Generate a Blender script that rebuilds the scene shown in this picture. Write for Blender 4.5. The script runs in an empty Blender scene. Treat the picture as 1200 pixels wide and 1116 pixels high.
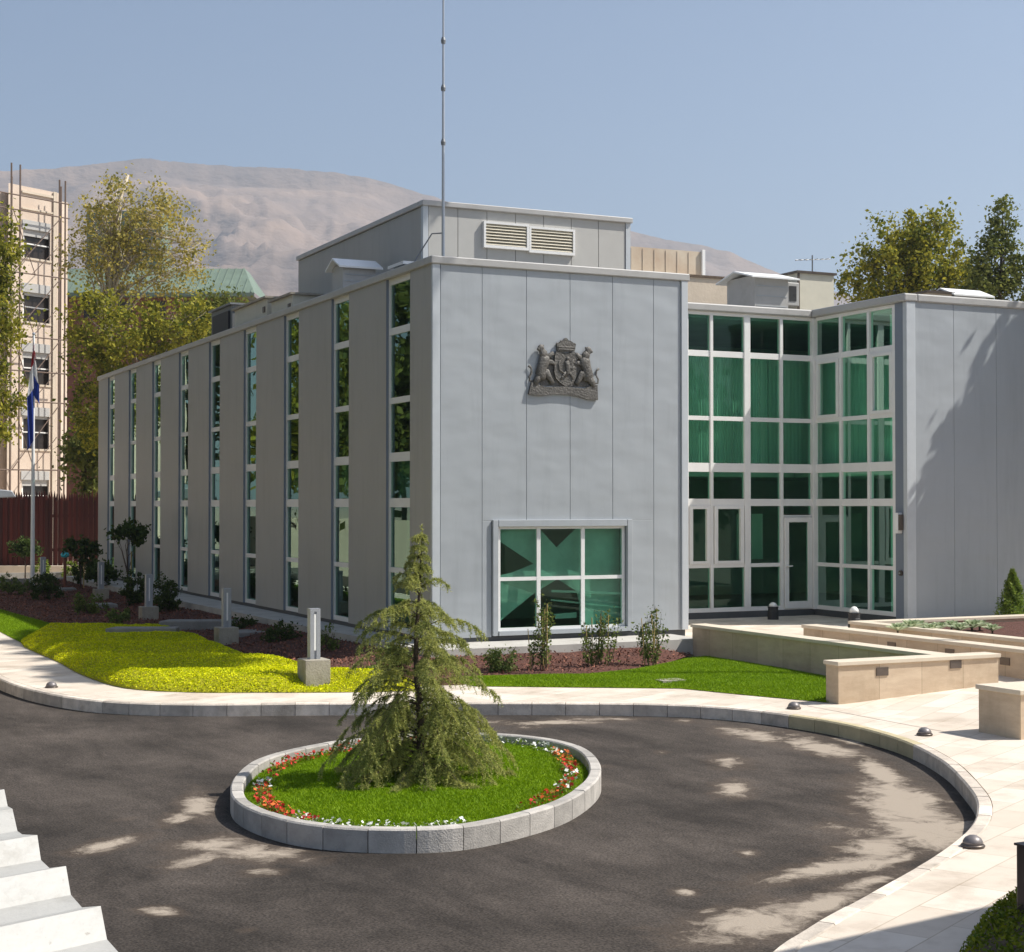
import bpy, bmesh, math, random
import numpy as np
from mathutils import Vector, noise
from mathutils.geometry import tessellate_polygon
random.seed(7); rng = np.random.default_rng(7)
S = bpy.context.scene; COL = S.collection
rad = math.radians

# ------------------------------------------------------------------ camera
CAM = np.array([-11.61, -27.68, 2.515]); YAW, PITCH, FPX = rad(25.6), rad(1.037), 1875.0
cam_d = bpy.data.cameras.new('camera'); cam = bpy.data.objects.new('camera', cam_d); COL.objects.link(cam)
cam.location = CAM; cam.rotation_euler = (rad(90) + PITCH, 0, -YAW)
cam_d.sensor_width = 36; cam_d.lens = FPX / 1200 * 36; cam_d.clip_start = .1; cam_d.clip_end = 20000
S.camera = cam
# ------------------------------------------------------------------ sky, sun, exposure
SUN = Vector((.727, -.33, 1.0)).normalized()
w = bpy.data.worlds.new('World'); S.world = w; w.use_nodes = True
nt = w.node_tree; bg = nt.nodes['Background']
sky = nt.nodes.new('ShaderNodeTexSky'); sky.sky_type = 'NISHITA'; sky.sun_disc = False
sky.sun_elevation = math.asin(SUN.z); sky.sun_rotation = math.atan2(SUN.x, SUN.y)
sky.altitude = 1400; sky.air_density = 1.0; sky.dust_density = 4.0; sky.ozone_density = 1.5
nt.links.new(sky.outputs[0], bg.inputs[0]); bg.inputs[1].default_value = 0.082
sl = bpy.data.lights.new('sun', 'SUN'); sl.energy = 4.7; sl.angle = rad(.5); sl.color = (1, .955, .88)
so = bpy.data.objects.new('sun', sl); COL.objects.link(so)
so.rotation_euler = SUN.to_track_quat('Z', 'Y').to_euler()
S.view_settings.view_transform = 'Standard'; S.view_settings.look = 'None'
S.view_settings.exposure = 0.66; S.view_settings.gamma = 1
S.cycles.max_bounces = 8; S.cycles.transparent_max_bounces = 12; S.cycles.volume_bounces = 0

# ------------------------------------------------------------------ surveying helpers (photo point -> place in the world)
_cy, _sy = math.cos(YAW), math.sin(YAW)
_D = np.array([_sy*math.cos(PITCH), _cy*math.cos(PITCH), math.sin(PITCH)]); _R = np.array([_cy, -_sy, 0.]); _U = np.cross(_R, _D)
def ray(x, y): return _D + _R*(x-600)/FPX - _U*(y-558)/FPX
def PZ(x, y, z): v = ray(x, y); return CAM + v*(z-CAM[2])/v[2]
def PX(x, y, X): v = ray(x, y); return CAM + v*(X-CAM[0])/v[0]
def PY(x, y, Y): v = ray(x, y); return CAM + v*(Y-CAM[1])/v[1]
def PD(x, y, d): return CAM + ray(x, y)*d

# ------------------------------------------------------------------ materials
def mat(name, col, rough=.6, metal=0., var=0., vscale=3., col2=None, bump=0., bscale=20., spec=.5, detail=4, island=0., stretch=None, trans=None):
    m = bpy.data.materials.new(name); m.use_nodes = True; n = m.node_tree.nodes; l = m.node_tree.links
    b = n['Principled BSDF']; b.inputs['Roughness'].default_value = rough; b.inputs['Metallic'].default_value = metal
    b.inputs['Specular IOR Level'].default_value = spec
    tc = n.new('ShaderNodeTexCoord'); src = tc.outputs['Object']
    if stretch:
        mp = n.new('ShaderNodeMapping'); mp.inputs['Scale'].default_value = stretch; l.new(src, mp.inputs[0]); src = mp.outputs[0]
    c = (*col, 1)
    out = None
    if var or col2:
        c2 = (*(col2 if col2 else [min(1, x*(1-var)) for x in col]), 1)
        nz = n.new('ShaderNodeTexNoise'); nz.inputs['Scale'].default_value = vscale; nz.inputs['Detail'].default_value = detail
        nz.inputs['Roughness'].default_value = .65; l.new(src, nz.inputs['Vector'])
        rp = n.new('ShaderNodeMapRange'); rp.inputs[1].default_value = .32; rp.inputs[2].default_value = .68; l.new(nz.outputs[0], rp.inputs[0])
        mx = n.new('ShaderNodeMix'); mx.data_type = 'RGBA'; mx.inputs[6].default_value = c; mx.inputs[7].default_value = c2
        l.new(rp.outputs[0], mx.inputs[0]); out = mx.outputs[2]
    if island:
        g = n.new('ShaderNodeNewGeometry'); r2 = n.new('ShaderNodeMapRange'); r2.inputs[3].default_value = 1-island; r2.inputs[4].default_value = 1+island
        l.new(g.outputs['Random Per Island'], r2.inputs[0])
        hs = n.new('ShaderNodeHueSaturation'); l.new(r2.outputs[0], hs.inputs['Value'])
        if out: l.new(out, hs.inputs['Color'])
        else: hs.inputs['Color'].default_value = c
        out = hs.outputs[0]
    if out: l.new(out, b.inputs['Base Color'])
    else: b.inputs['Base Color'].default_value = c
    if bump:
        nb = n.new('ShaderNodeTexNoise'); nb.inputs['Scale'].default_value = bscale; nb.inputs['Detail'].default_value = 5; l.new(src, nb.inputs['Vector'])
        bp = n.new('ShaderNodeBump'); bp.inputs['Strength'].default_value = 1; bp.inputs['Distance'].default_value = bump
        l.new(nb.outputs[0], bp.inputs['Height']); l.new(bp.outputs[0], b.inputs['Normal'])
    if trans:
        t = n.new('ShaderNodeBsdfTranslucent'); ms = n.new('ShaderNodeMixShader'); ms.inputs[0].default_value = trans
        if out: l.new(out, t.inputs[0])
        else: t.inputs[0].default_value = c
        l.new(b.outputs[0], ms.inputs[1]); l.new(t.outputs[0], ms.inputs[2]); l.new(ms.outputs[0], n['Material Output'].inputs[0])
    return m

def leafmat(name, a, b_, tr=.3, clump=.9):
    """leaf colours: random leaf by leaf, plus clumps of the second colour"""
    m = bpy.data.materials.new(name); m.use_nodes = True; n = m.node_tree.nodes; l = m.node_tree.links
    b = n['Principled BSDF']; b.inputs['Roughness'].default_value = .6; b.inputs['Specular IOR Level'].default_value = .15
    g = n.new('ShaderNodeNewGeometry'); tc = n.new('ShaderNodeTexCoord'); nz = n.new('ShaderNodeTexNoise'); nz.inputs['Scale'].default_value = clump
    l.new(tc.outputs['Object'], nz.inputs['Vector'])
    ad = n.new('ShaderNodeMath'); ad.operation = 'ADD'; l.new(g.outputs['Random Per Island'], ad.inputs[0]); l.new(nz.outputs[0], ad.inputs[1])
    rp = n.new('ShaderNodeMapRange'); rp.inputs[1].default_value = .45; rp.inputs[2].default_value = 1.45; l.new(ad.outputs[0], rp.inputs[0])
    mx = n.new('ShaderNodeMix'); mx.data_type = 'RGBA'; mx.inputs[6].default_value = (*a, 1); mx.inputs[7].default_value = (*b_, 1); l.new(rp.outputs[0], mx.inputs[0])
    l.new(mx.outputs[2], b.inputs['Base Color'])
    t = n.new('ShaderNodeBsdfTranslucent'); ms = n.new('ShaderNodeMixShader'); ms.inputs[0].default_value = tr
    l.new(mx.outputs[2], t.inputs[0]); l.new(b.outputs[0], ms.inputs[1]); l.new(t.outputs[0], ms.inputs[2]); l.new(ms.outputs[0], n['Material Output'].inputs[0])
    return m

def glassmat(name, tint, refl=1.0, wob=.0015):
    m = bpy.data.materials.new(name); m.use_nodes = True; n = m.node_tree.nodes; l = m.node_tree.links
    for x in list(n):
        if x.type == 'BSDF_PRINCIPLED': n.remove(x)
    fr = n.new('ShaderNodeFresnel'); fr.inputs[0].default_value = 1.6
    mu = n.new('ShaderNodeMath'); mu.operation = 'MULTIPLY'; mu.inputs[1].default_value = refl; mu.use_clamp = True; l.new(fr.outputs[0], mu.inputs[0])
    tr = n.new('ShaderNodeBsdfTransparent'); tr.inputs[0].default_value = (*tint, 1)
    gl = n.new('ShaderNodeBsdfGlossy'); gl.inputs['Roughness'].default_value = .01; gl.inputs[0].default_value = (.66, .94, .80, 1)
    tc = n.new('ShaderNodeTexCoord'); nz = n.new('ShaderNodeTexNoise'); nz.inputs['Scale'].default_value = .9; nz.inputs['Detail'].default_value = 1; l.new(tc.outputs['Object'], nz.inputs['Vector'])
    bp = n.new('ShaderNodeBump'); bp.inputs['Distance'].default_value = wob*10; bp.inputs['Strength'].default_value = .6; l.new(nz.outputs[0], bp.inputs['Height'])
    l.new(bp.outputs[0], gl.inputs['Normal'])
    ms = n.new('ShaderNodeMixShader'); l.new(mu.outputs[0], ms.inputs[0]); l.new(tr.outputs[0], ms.inputs[1]); l.new(gl.outputs[0], ms.inputs[2])
    l.new(ms.outputs[0], n['Material Output'].inputs[0]); return m

def ribbed(name, col, axis, freq, bump, rough=.45, metal=.2, dent=0.0):
    """sheet metal: fine vertical ribs and slight oil-canning dents"""
    m = mat(name, col, rough, metal, var=.06, vscale=.7); n = m.node_tree.nodes; l = m.node_tree.links; b = n['Principled BSDF']
    tc = n.new('ShaderNodeTexCoord'); last = None
    if bump:
        wv = n.new('ShaderNodeTexWave'); wv.wave_type = 'BANDS'; wv.bands_direction = axis; wv.inputs['Scale'].default_value = freq
        l.new(tc.outputs['Object'], wv.inputs[0]); bp = n.new('ShaderNodeBump'); bp.inputs['Distance'].default_value = bump; bp.inputs['Strength'].default_value = .5
        l.new(wv.outputs[1], bp.inputs['Height']); last = bp
    if dent:
        mp = n.new('ShaderNodeMapping'); mp.inputs['Scale'].default_value = (1.1, 1.1, 1.9); l.new(tc.outputs['Object'], mp.inputs[0])
        nz = n.new('ShaderNodeTexNoise'); nz.inputs['Scale'].default_value = 1.0; nz.inputs['Detail'].default_value = 1.5; l.new(mp.outputs[0], nz.inputs['Vector'])
        b2 = n.new('ShaderNodeBump'); b2.inputs['Distance'].default_value = dent; b2.inputs['Strength'].default_value = 1; l.new(nz.outputs[0], b2.inputs['Height'])
        if last: l.new(last.outputs[0], b2.inputs['Normal'])
        last = b2
    if last: l.new(last.outputs[0], b.inputs['Normal'])
    return m

M = {}
M['panel'] = ribbed('panel_front', (.385, .41, .43), 'X', 1, 0, .45, .0, .026)
M['pier'] = ribbed('panel_side', (.405, .395, .37), 'Y', 9, .006, .5, .0, .006)
M['seam'] = mat('seam', (.40, .43, .45), .6)
M['coping'] = mat('coping', (.45, .44, .42), .4, .0, var=.1, vscale=.8)
M['trim'] = mat('trim', (.52, .55, .57), .4, .0, var=.08)
M['reveal'] = mat('reveal', (.2, .23, .28), .5, .1)
M['frame'] = mat('window_frame', (.82, .81, .78), .4, .0, var=.06, vscale=2)
M['plinth'] = mat('plinth', (.075, .08, .085), .6, var=.2)
M['roof'] = mat('roof_felt', (.3, .29, .27), .9, var=.3, vscale=.6)
M['glass'] = glassmat('green_glass', (.50, .94, .75), .6, .0003)
M['glass_side'] = glassmat('side_glass', (.48, .92, .73), .3, .0003)
M['glass_dark'] = glassmat('strip_glass', (.34, .68, .52), 1.8, .0004)
M['interior'] = mat('interior_wall', (.55, .53, .48), .8, var=.2, vscale=.4)
M['floor_in'] = mat('interior_floor', (.25, .22, .18), .6, var=.2)
M['curtain'] = mat('curtain', (.8, .78, .72), .9, var=.12, vscale=1.2, stretch=(6, 6, .2), trans=.35)
M['sail'] = mat('sail_cloth', (.86, .9, .86), .9, col2=(.62, .7, .66), vscale=1.6, trans=.5)
M['steel'] = mat('steel', (.5, .51, .52), .35, .6, var=.1)
M['white_metal'] = mat('white_metal', (.85, .85, .83), .4, var=.05)
M['louvre'] = mat('louvre', (.55, .5, .38), .5, var=.1)
M['dark'] = mat('dark', (.02, .02, .022), .6)
M['stone_relief'] = mat('relief_metal', (.15, .14, .125), .6, .2, var=.45, vscale=7, bump=.02, bscale=25)
M['paving'] = None
M['asphalt'] = None
M['kerb'] = mat('kerb_stone', (.74, .65, .55), .85, var=.3, vscale=5, bump=.006, bscale=60, island=.22)
M['kerb_tan'] = mat('kerb_tan', (.55, .47, .29), .85, var=.2, vscale=4, bump=.004, bscale=60, island=.08)
M['travertine'] = mat('travertine', (.68, .55, .40), .7, col2=(.57, .44, .31), vscale=2.2, bump=.003, bscale=40, stretch=(1, 1, 4))
def joints(m, w_=.6, h_=.6):
    n = m.node_tree.nodes; l = m.node_tree.links; b = n['Principled BSDF']; base = b.inputs['Base Color'].links[0].from_socket
    tc = n.new('ShaderNodeTexCoord'); sx_ = n.new('ShaderNodeSeparateXYZ'); l.new(tc.outputs['Object'], sx_.inputs[0]); ad = n.new('ShaderNodeMath'); l.new(sx_.outputs[0], ad.inputs[0]); l.new(sx_.outputs[1], ad.inputs[1])
    cb_ = n.new('ShaderNodeCombineXYZ'); l.new(ad.outputs[0], cb_.inputs[0]); l.new(sx_.outputs[2], cb_.inputs[1])
    br = n.new('ShaderNodeTexBrick'); br.offset = 0; br.inputs['Scale'].default_value = 1; br.inputs['Brick Width'].default_value = w_; br.inputs['Row Height'].default_value = h_; br.inputs['Mortar Size'].default_value = .004
    br.inputs['Color1'].default_value = (1, 1, 1, 1); br.inputs['Color2'].default_value = (.85, .83, .80, 1); br.inputs['Mortar'].default_value = (.5, .46, .4, 1); l.new(cb_.outputs[0], br.inputs[0])
    mx = n.new('ShaderNodeMix'); mx.data_type = 'RGBA'; mx.blend_type = 'MULTIPLY'; mx.inputs[0].default_value = 1; l.new(base, mx.inputs[6]); l.new(br.outputs[0], mx.inputs[7]); l.new(mx.outputs[2], b.inputs['Base Color'])
joints(M['travertine'], .8, 2.0)
M['travertine_cap'] = mat('travertine_cap', (.70, .61, .48), .6, var=.12, vscale=3)
M['mulch'] = mat('bark_mulch', (.14, .052, .034), .95, col2=(.055, .022, .016), vscale=14, bump=.05, bscale=22, detail=6)
M['mulch_chip'] = mat('bark_chip', (.20, .082, .052), .9, island=.55)
M['soil'] = mat('soil', (.14, .1, .07), .95, var=.4, vscale=5, bump=.03)
M['dirt'] = mat('dry_ground', (.34, .28, .21), .95, var=.3, vscale=.05, bump=.03, bscale=2)
M['grass'] = mat('lawn', (.13, .22, .003), .95, spec=.1, col2=(.22, .32, .005), vscale=2.5, bump=.03, bscale=90)
M['blade'] = leafmat('grass_blade', (.13, .24, .003), (.25, .38, .006), .3, 2)
M['yellow'] = mat('sedum_ground', (.42, .41, .003), .9, var=.3, vscale=10, bump=.03, bscale=40)
M['yellow_leaf'] = leafmat('sedum_leaf', (.34, .42, .003), (.82, .80, .004), .25, 1.1)
M['bark'] = mat('pale_bark', (.42, .36, .28), .9, col2=(.2, .16, .12), vscale=4, bump=.03, bscale=10, stretch=(1, 1, .4))
M['pale_limb'] = mat('pale_limb', (.62, .54, .42), .9, col2=(.40, .33, .24), vscale=3)
M['bark_dark'] = mat('dark_bark', (.10, .07, .05), .9, var=.4, vscale=6, bump=.02)
M['leaf_plane'] = leafmat('plane_leaf', (.20, .20, .045), (.55, .44, .11), .4, .5)
M['leaf_gold'] = leafmat('golden_leaf', (.075, .11, .014), (.40, .36, .04), .4, .6)
M['leaf_green'] = leafmat('green_leaf', (.06, .09, .018), (.22, .23, .05), .35, .5)
M['leaf_shrub'] = leafmat('shrub_leaf', (.03, .055, .012), (.09, .13, .03), .3, 3)
M['leaf_bright'] = leafmat('bright_leaf', (.10, .17, .02), (.25, .32, .05), .35, 3)
M['leaf_rose'] = leafmat('rose_leaf', (.07, .12, .025), (.22, .26, .07), .35, 4)
M['leaf_pale'] = leafmat('pale_leaf', (.22, .30, .16), (.55, .6, .40), .3, 4)
M['needle'] = leafmat('cedar_needle', (.15, .20, .06), (.58, .57, .17), .38, 3)
M['stake'] = mat('bamboo', (.5, .36, .14), .7, var=.2)
M['concrete'] = mat('concrete', (.42, .38, .31), .9, var=.3, vscale=4, bump=.008, bscale=40)
M['concrete_walk'] = mat('walk_concrete', (.50, .48, .44), .85, var=.12, vscale=2, bump=.003, bscale=40)
M['slab'] = mat('grey_slab', (.30, .29, .27), .9, var=.3, vscale=3, bump=.01)
M['zinc'] = mat('zinc', (.42, .44, .47), .45, .4, var=.15, vscale=4)
M['lamp_glass'] = mat('opal_glass', (.85, .85, .82), .2)
M['bronze'] = mat('bronze', (.16, .13, .11), .4, .5, var=.3)
M['brown_post'] = mat('brown_post', (.05, .032, .028), .4, .2, var=.2)
M['fence'] = mat('stained_wood', (.075, .009, .005), .75, island=.5, var=.35, vscale=3, stretch=(4, 4, .5))
M['beige'] = mat('beige_stucco', (.62, .53, .42), .9, var=.18, vscale=.6, bump=.01, bscale=8)
M['beige2'] = mat('pink_render', (.66, .55, .45), .9, col2=(.56, .45, .36), vscale=.5, bump=.01, bscale=8)
M['beige_box'] = mat('beige_cladding', (.62, .54, .42), .8, col2=(.50, .38, .27), vscale=.8)
M['cream_box'] = mat('cream_box', (.66, .62, .5), .6, var=.1)
M['green_roof'] = mat('green_roof', (.16, .215, .165), .6, var=.2, vscale=1)
M['brick'] = mat('brick_red', (.25, .10, .065), .9, var=.3, vscale=3)
M['rust'] = mat('scaffold_pipe', (.16, .11, .085), .8, .0, var=.3)
M['black_win'] = mat('dark_window', (.025, .018, .014), .35)
M['grey_metal'] = mat('grey_metal', (.2, .21, .22), .5, .3)
M['white_paint'] = mat('white_sheet', (.43, .42, .39), .55, var=.1, vscale=5, col2=None, bump=.003, bscale=30)
M['red'] = mat('flag_red', (.45, .02, .03), .8, trans=.3)
M['white'] = mat('flag_white', (.75, .75, .74), .8, trans=.3)
M['blue'] = mat('flag_blue', (.02, .05, .28), .8, trans=.3)
M['turq'] = mat('turquoise', (.05, .55, .65), .5)
M['pet_red'] = mat('petal_red', (.62, .035, .02), .7, island=.3, trans=.2)
M['pet_orange'] = mat('petal_orange', (.75, .16, .03), .7, island=.3, trans=.2)
M['pet_white'] = mat('petal_white', (.85, .85, .80), .7, island=.08, trans=.2)
M['rock'] = mat('mountain_rock', (.31, .215, .155), .95, col2=(.15, .115, .10), vscale=.0034, detail=10, stretch=(1, 1, 1.8), bump=16, bscale=.012)

def paving():
    m = mat('stone_paving', (.74, .665, .57), .75, col2=(.64, .56, .47), vscale=1.3, bump=.002, bscale=60); n = m.node_tree.nodes; l = m.node_tree.links
    b = n['Principled BSDF']; base = b.inputs['Base Color'].links[0].from_socket
    tc = n.new('ShaderNodeTexCoord'); mp = n.new('ShaderNodeMapping'); mp.inputs['Rotation'].default_value = (0, 0, rad(-28)); l.new(tc.outputs['Object'], mp.inputs[0])
    br = n.new('ShaderNodeTexBrick'); br.inputs['Scale'].default_value = 1; br.inputs['Brick Width'].default_value = .8; br.inputs['Row Height'].default_value = .4
    br.inputs['Mortar Size'].default_value = .005; br.inputs['Color1'].default_value = (1, 1, 1, 1); br.inputs['Color2'].default_value = (.84, .81, .78, 1); br.inputs['Mortar'].default_value = (.62, .57, .5, 1)
    l.new(mp.outputs[0], br.inputs[0]); mx = n.new('ShaderNodeMix'); mx.data_type = 'RGBA'; mx.blend_type = 'MULTIPLY'; mx.inputs[0].default_value = 1
    l.new(base, mx.inputs[6]); l.new(br.outputs[0], mx.inputs[7]); l.new(mx.outputs[2], b.inputs['Base Color']); return m
M['paving'] = paving()
def grime(m, sc, lo, hi, amount, stretch=(1, 1, 1), tint=(.45, .40, .33)):
    "blotches and streaks of dirt over a finish"
    n = m.node_tree.nodes; l = m.node_tree.links; b = n['Principled BSDF']; s0 = b.inputs['Base Color']
    tc = n.new('ShaderNodeTexCoord'); mp = n.new('ShaderNodeMapping'); mp.inputs['Scale'].default_value = stretch; l.new(tc.outputs['Object'], mp.inputs[0])
    nz = n.new('ShaderNodeTexNoise'); nz.inputs['Scale'].default_value = sc; nz.inputs['Detail'].default_value = 8; nz.inputs['Roughness'].default_value = .7; l.new(mp.outputs[0], nz.inputs['Vector'])
    rp = n.new('ShaderNodeMapRange'); rp.inputs[1].default_value = lo; rp.inputs[2].default_value = hi; rp.inputs[4].default_value = amount; l.new(nz.outputs[0], rp.inputs[0])
    mx = n.new('ShaderNodeMix'); mx.data_type = 'RGBA'; mx.blend_type = 'MULTIPLY'; mx.inputs[7].default_value = (*tint, 1); l.new(rp.outputs[0], mx.inputs[0])
    if s0.links: l.new(s0.links[0].from_socket, mx.inputs[6])
    else: mx.inputs[6].default_value = s0.default_value
    l.new(mx.outputs[2], s0)
grime(M['paving'], 1.3, .52, .78, .5); grime(M['travertine'], 1.5, .5, .8, .5, (1, 1, .6)); grime(M['white_paint'], 5, .55, .8, .5); grime(M['white_paint'], 26, .64, .7, .6)
grime(M['panel'], 1.6, .5, .85, .35, (2.2, 2.2, .25), (.55, .55, .55)); grime(M['pier'], 2.0, .5, .85, .35, (2.2, 2.2, .2), (.5, .48, .45)); grime(M['coping'], 3, .5, .8, .3)
grime(M['kerb'], 6, .5, .75, .5); grime(M['concrete_walk'], 2, .5, .8, .4); grime(M['concrete'], 7, .5, .8, .5)

def asphalt():
    m = mat('asphalt', (.028, .0235, .020), .95, spec=.2, col2=(.064, .053, .045), vscale=.45, detail=9); n = m.node_tree.nodes; l = m.node_tree.links
    b = n['Principled BSDF']; base = b.inputs['Base Color'].links[0].from_socket
    tc = n.new('ShaderNodeTexCoord')
    # aggregate speckle
    sp = n.new('ShaderNodeTexNoise'); sp.inputs['Scale'].default_value = 48; sp.inputs['Detail'].default_value = 3; l.new(tc.outputs['Object'], sp.inputs['Vector'])
    r1 = n.new('ShaderNodeMapRange'); r1.inputs[1].default_value = .3; r1.inputs[2].default_value = .7; r1.inputs[3].default_value = .5; r1.inputs[4].default_value = 1.6; l.new(sp.outputs[0], r1.inputs[0])
    m1 = n.new('ShaderNodeMix'); m1.data_type = 'RGBA'; m1.blend_type = 'MULTIPLY'; m1.inputs[0].default_value = 1; l.new(base, m1.inputs[6]); l.new(r1.outputs[0], m1.inputs[7])
    # larger worn and oily patches, drawn out along the drive
    mp = n.new('ShaderNodeMapping'); mp.inputs['Scale'].default_value = (1.5, .5, 1); mp.inputs['Rotation'].default_value = (0, 0, rad(35)); l.new(tc.outputs['Object'], mp.inputs[0])
    wn = n.new('ShaderNodeTexNoise'); wn.inputs['Scale'].default_value = .7; wn.inputs['Detail'].default_value = 11; wn.inputs['Distortion'].default_value = .4; wn.inputs['Roughness'].default_value = .7; l.new(mp.outputs[0], wn.inputs['Vector'])
    r3 = n.new('ShaderNodeMapRange'); r3.inputs[1].default_value = .38; r3.inputs[2].default_value = .62; r3.inputs[3].default_value = .72; r3.inputs[4].default_value = 1.5; l.new(wn.outputs[0], r3.inputs[0])
    m3 = n.new('ShaderNodeMix'); m3.data_type = 'RGBA'; m3.blend_type = 'MULTIPLY'; m3.inputs[0].default_value = 1; l.new(m1.outputs[2], m3.inputs[6]); l.new(r3.outputs[0], m3.inputs[7]); m1 = m3
    # dusty cement stains: attribute gives the place, noise gives the ragged edge
    at = n.new('ShaderNodeAttribute'); at.attribute_name = 'stain'
    nz = n.new('ShaderNodeTexNoise'); nz.inputs['Scale'].default_value = 2.6; nz.inputs['Detail'].default_value = 11; nz.inputs['Roughness'].default_value = .74; nz.inputs['Distortion'].default_value = .5; l.new(tc.outputs['Object'], nz.inputs['Vector'])
    sb = n.new('ShaderNodeMath'); sb.operation = 'ADD'; l.new(at.outputs['Fac'], sb.inputs[0]); l.new(nz.outputs[0], sb.inputs[1])
    r2 = n.new('ShaderNodeMapRange'); r2.inputs[1].default_value = .96; r2.inputs[2].default_value = 1.14; r2.inputs[4].default_value = .92; l.new(sb.outputs[0], r2.inputs[0])
    m2 = n.new('ShaderNodeMix'); m2.data_type = 'RGBA'; m2.inputs[7].default_value = (.36, .305, .245, 1); l.new(r2.outputs[0], m2.inputs[0]); l.new(m1.outputs[2], m2.inputs[6])
    # thin dusty film round the stains and a few hairline cracks
    r4 = n.new('ShaderNodeMapRange'); r4.inputs[1].default_value = .72; r4.inputs[2].default_value = 1.02; r4.inputs[4].default_value = .3; l.new(sb.outputs[0], r4.inputs[0])
    m4 = n.new('ShaderNodeMix'); m4.data_type = 'RGBA'; m4.inputs[7].default_value = (.14, .10, .07, 1); l.new(r4.outputs[0], m4.inputs[0]); l.new(m1.outputs[2], m4.inputs[6]); l.new(m4.outputs[2], m2.inputs[6])
    dn = n.new('ShaderNodeTexNoise'); dn.inputs['Scale'].default_value = 1.5; l.new(tc.outputs['Object'], dn.inputs['Vector']); dm = n.new('ShaderNodeMix'); dm.data_type = 'VECTOR'; dm.inputs[0].default_value = .35; l.new(tc.outputs['Object'], dm.inputs[4]); l.new(dn.outputs[1], dm.inputs[5])
    vo = n.new('ShaderNodeTexVoronoi'); vo.feature = 'DISTANCE_TO_EDGE'; vo.inputs['Scale'].default_value = .33; l.new(dm.outputs[1], vo.inputs['Vector'])
    r5 = n.new('ShaderNodeMapRange'); r5.inputs[1].default_value = .0; r5.inputs[2].default_value = .004; r5.inputs[3].default_value = .45; r5.inputs[4].default_value = 1; l.new(vo.outputs[0], r5.inputs[0])
    m5 = n.new('ShaderNodeMix'); m5.data_type = 'RGBA'; m5.blend_type = 'MULTIPLY'; m5.inputs[0].default_value = .18; l.new(m2.outputs[2], m5.inputs[6]); l.new(r5.outputs[0], m5.inputs[7])
    l.new(m5.outputs[2], b.inputs['Base Color'])
    bp = n.new('ShaderNodeBump'); bp.inputs['Distance'].default_value = .006; bp.inputs['Strength'].default_value = .7; l.new(sp.outputs[0], bp.inputs['Height']); l.new(bp.outputs[0], b.inputs['Normal'])
    return m
M['asphalt'] = asphalt()

# ------------------------------------------------------------------ object helpers
ORG = {}
def tag(o, label=None, cat=None, group=None, kind=None):
    if label: o['label'] = label
    if cat: o['category'] = cat
    if group: o['group'] = group
    if kind: o['kind'] = kind
    return o
def thing(name, label, cat, loc=(0, 0, 0), group=None):
    o = bpy.data.objects.new(name, None); COL.objects.link(o); o.location = loc; o.empty_display_size = .2
    ORG[o.name] = Vector(loc); return tag(o, label, cat, group)
def copy_tree(o, parent=None, loc=None, label=None, rz=None, scale=None):
    c = o.copy(); COL.objects.link(c); c.parent = parent
    if loc is not None: c.location = loc
    if rz is not None: c.rotation_euler.z = rz
    if scale: c.scale = scale
    if label: c['label'] = label
    for ch in list(o.children): copy_tree(ch, c)
    return c

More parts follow.
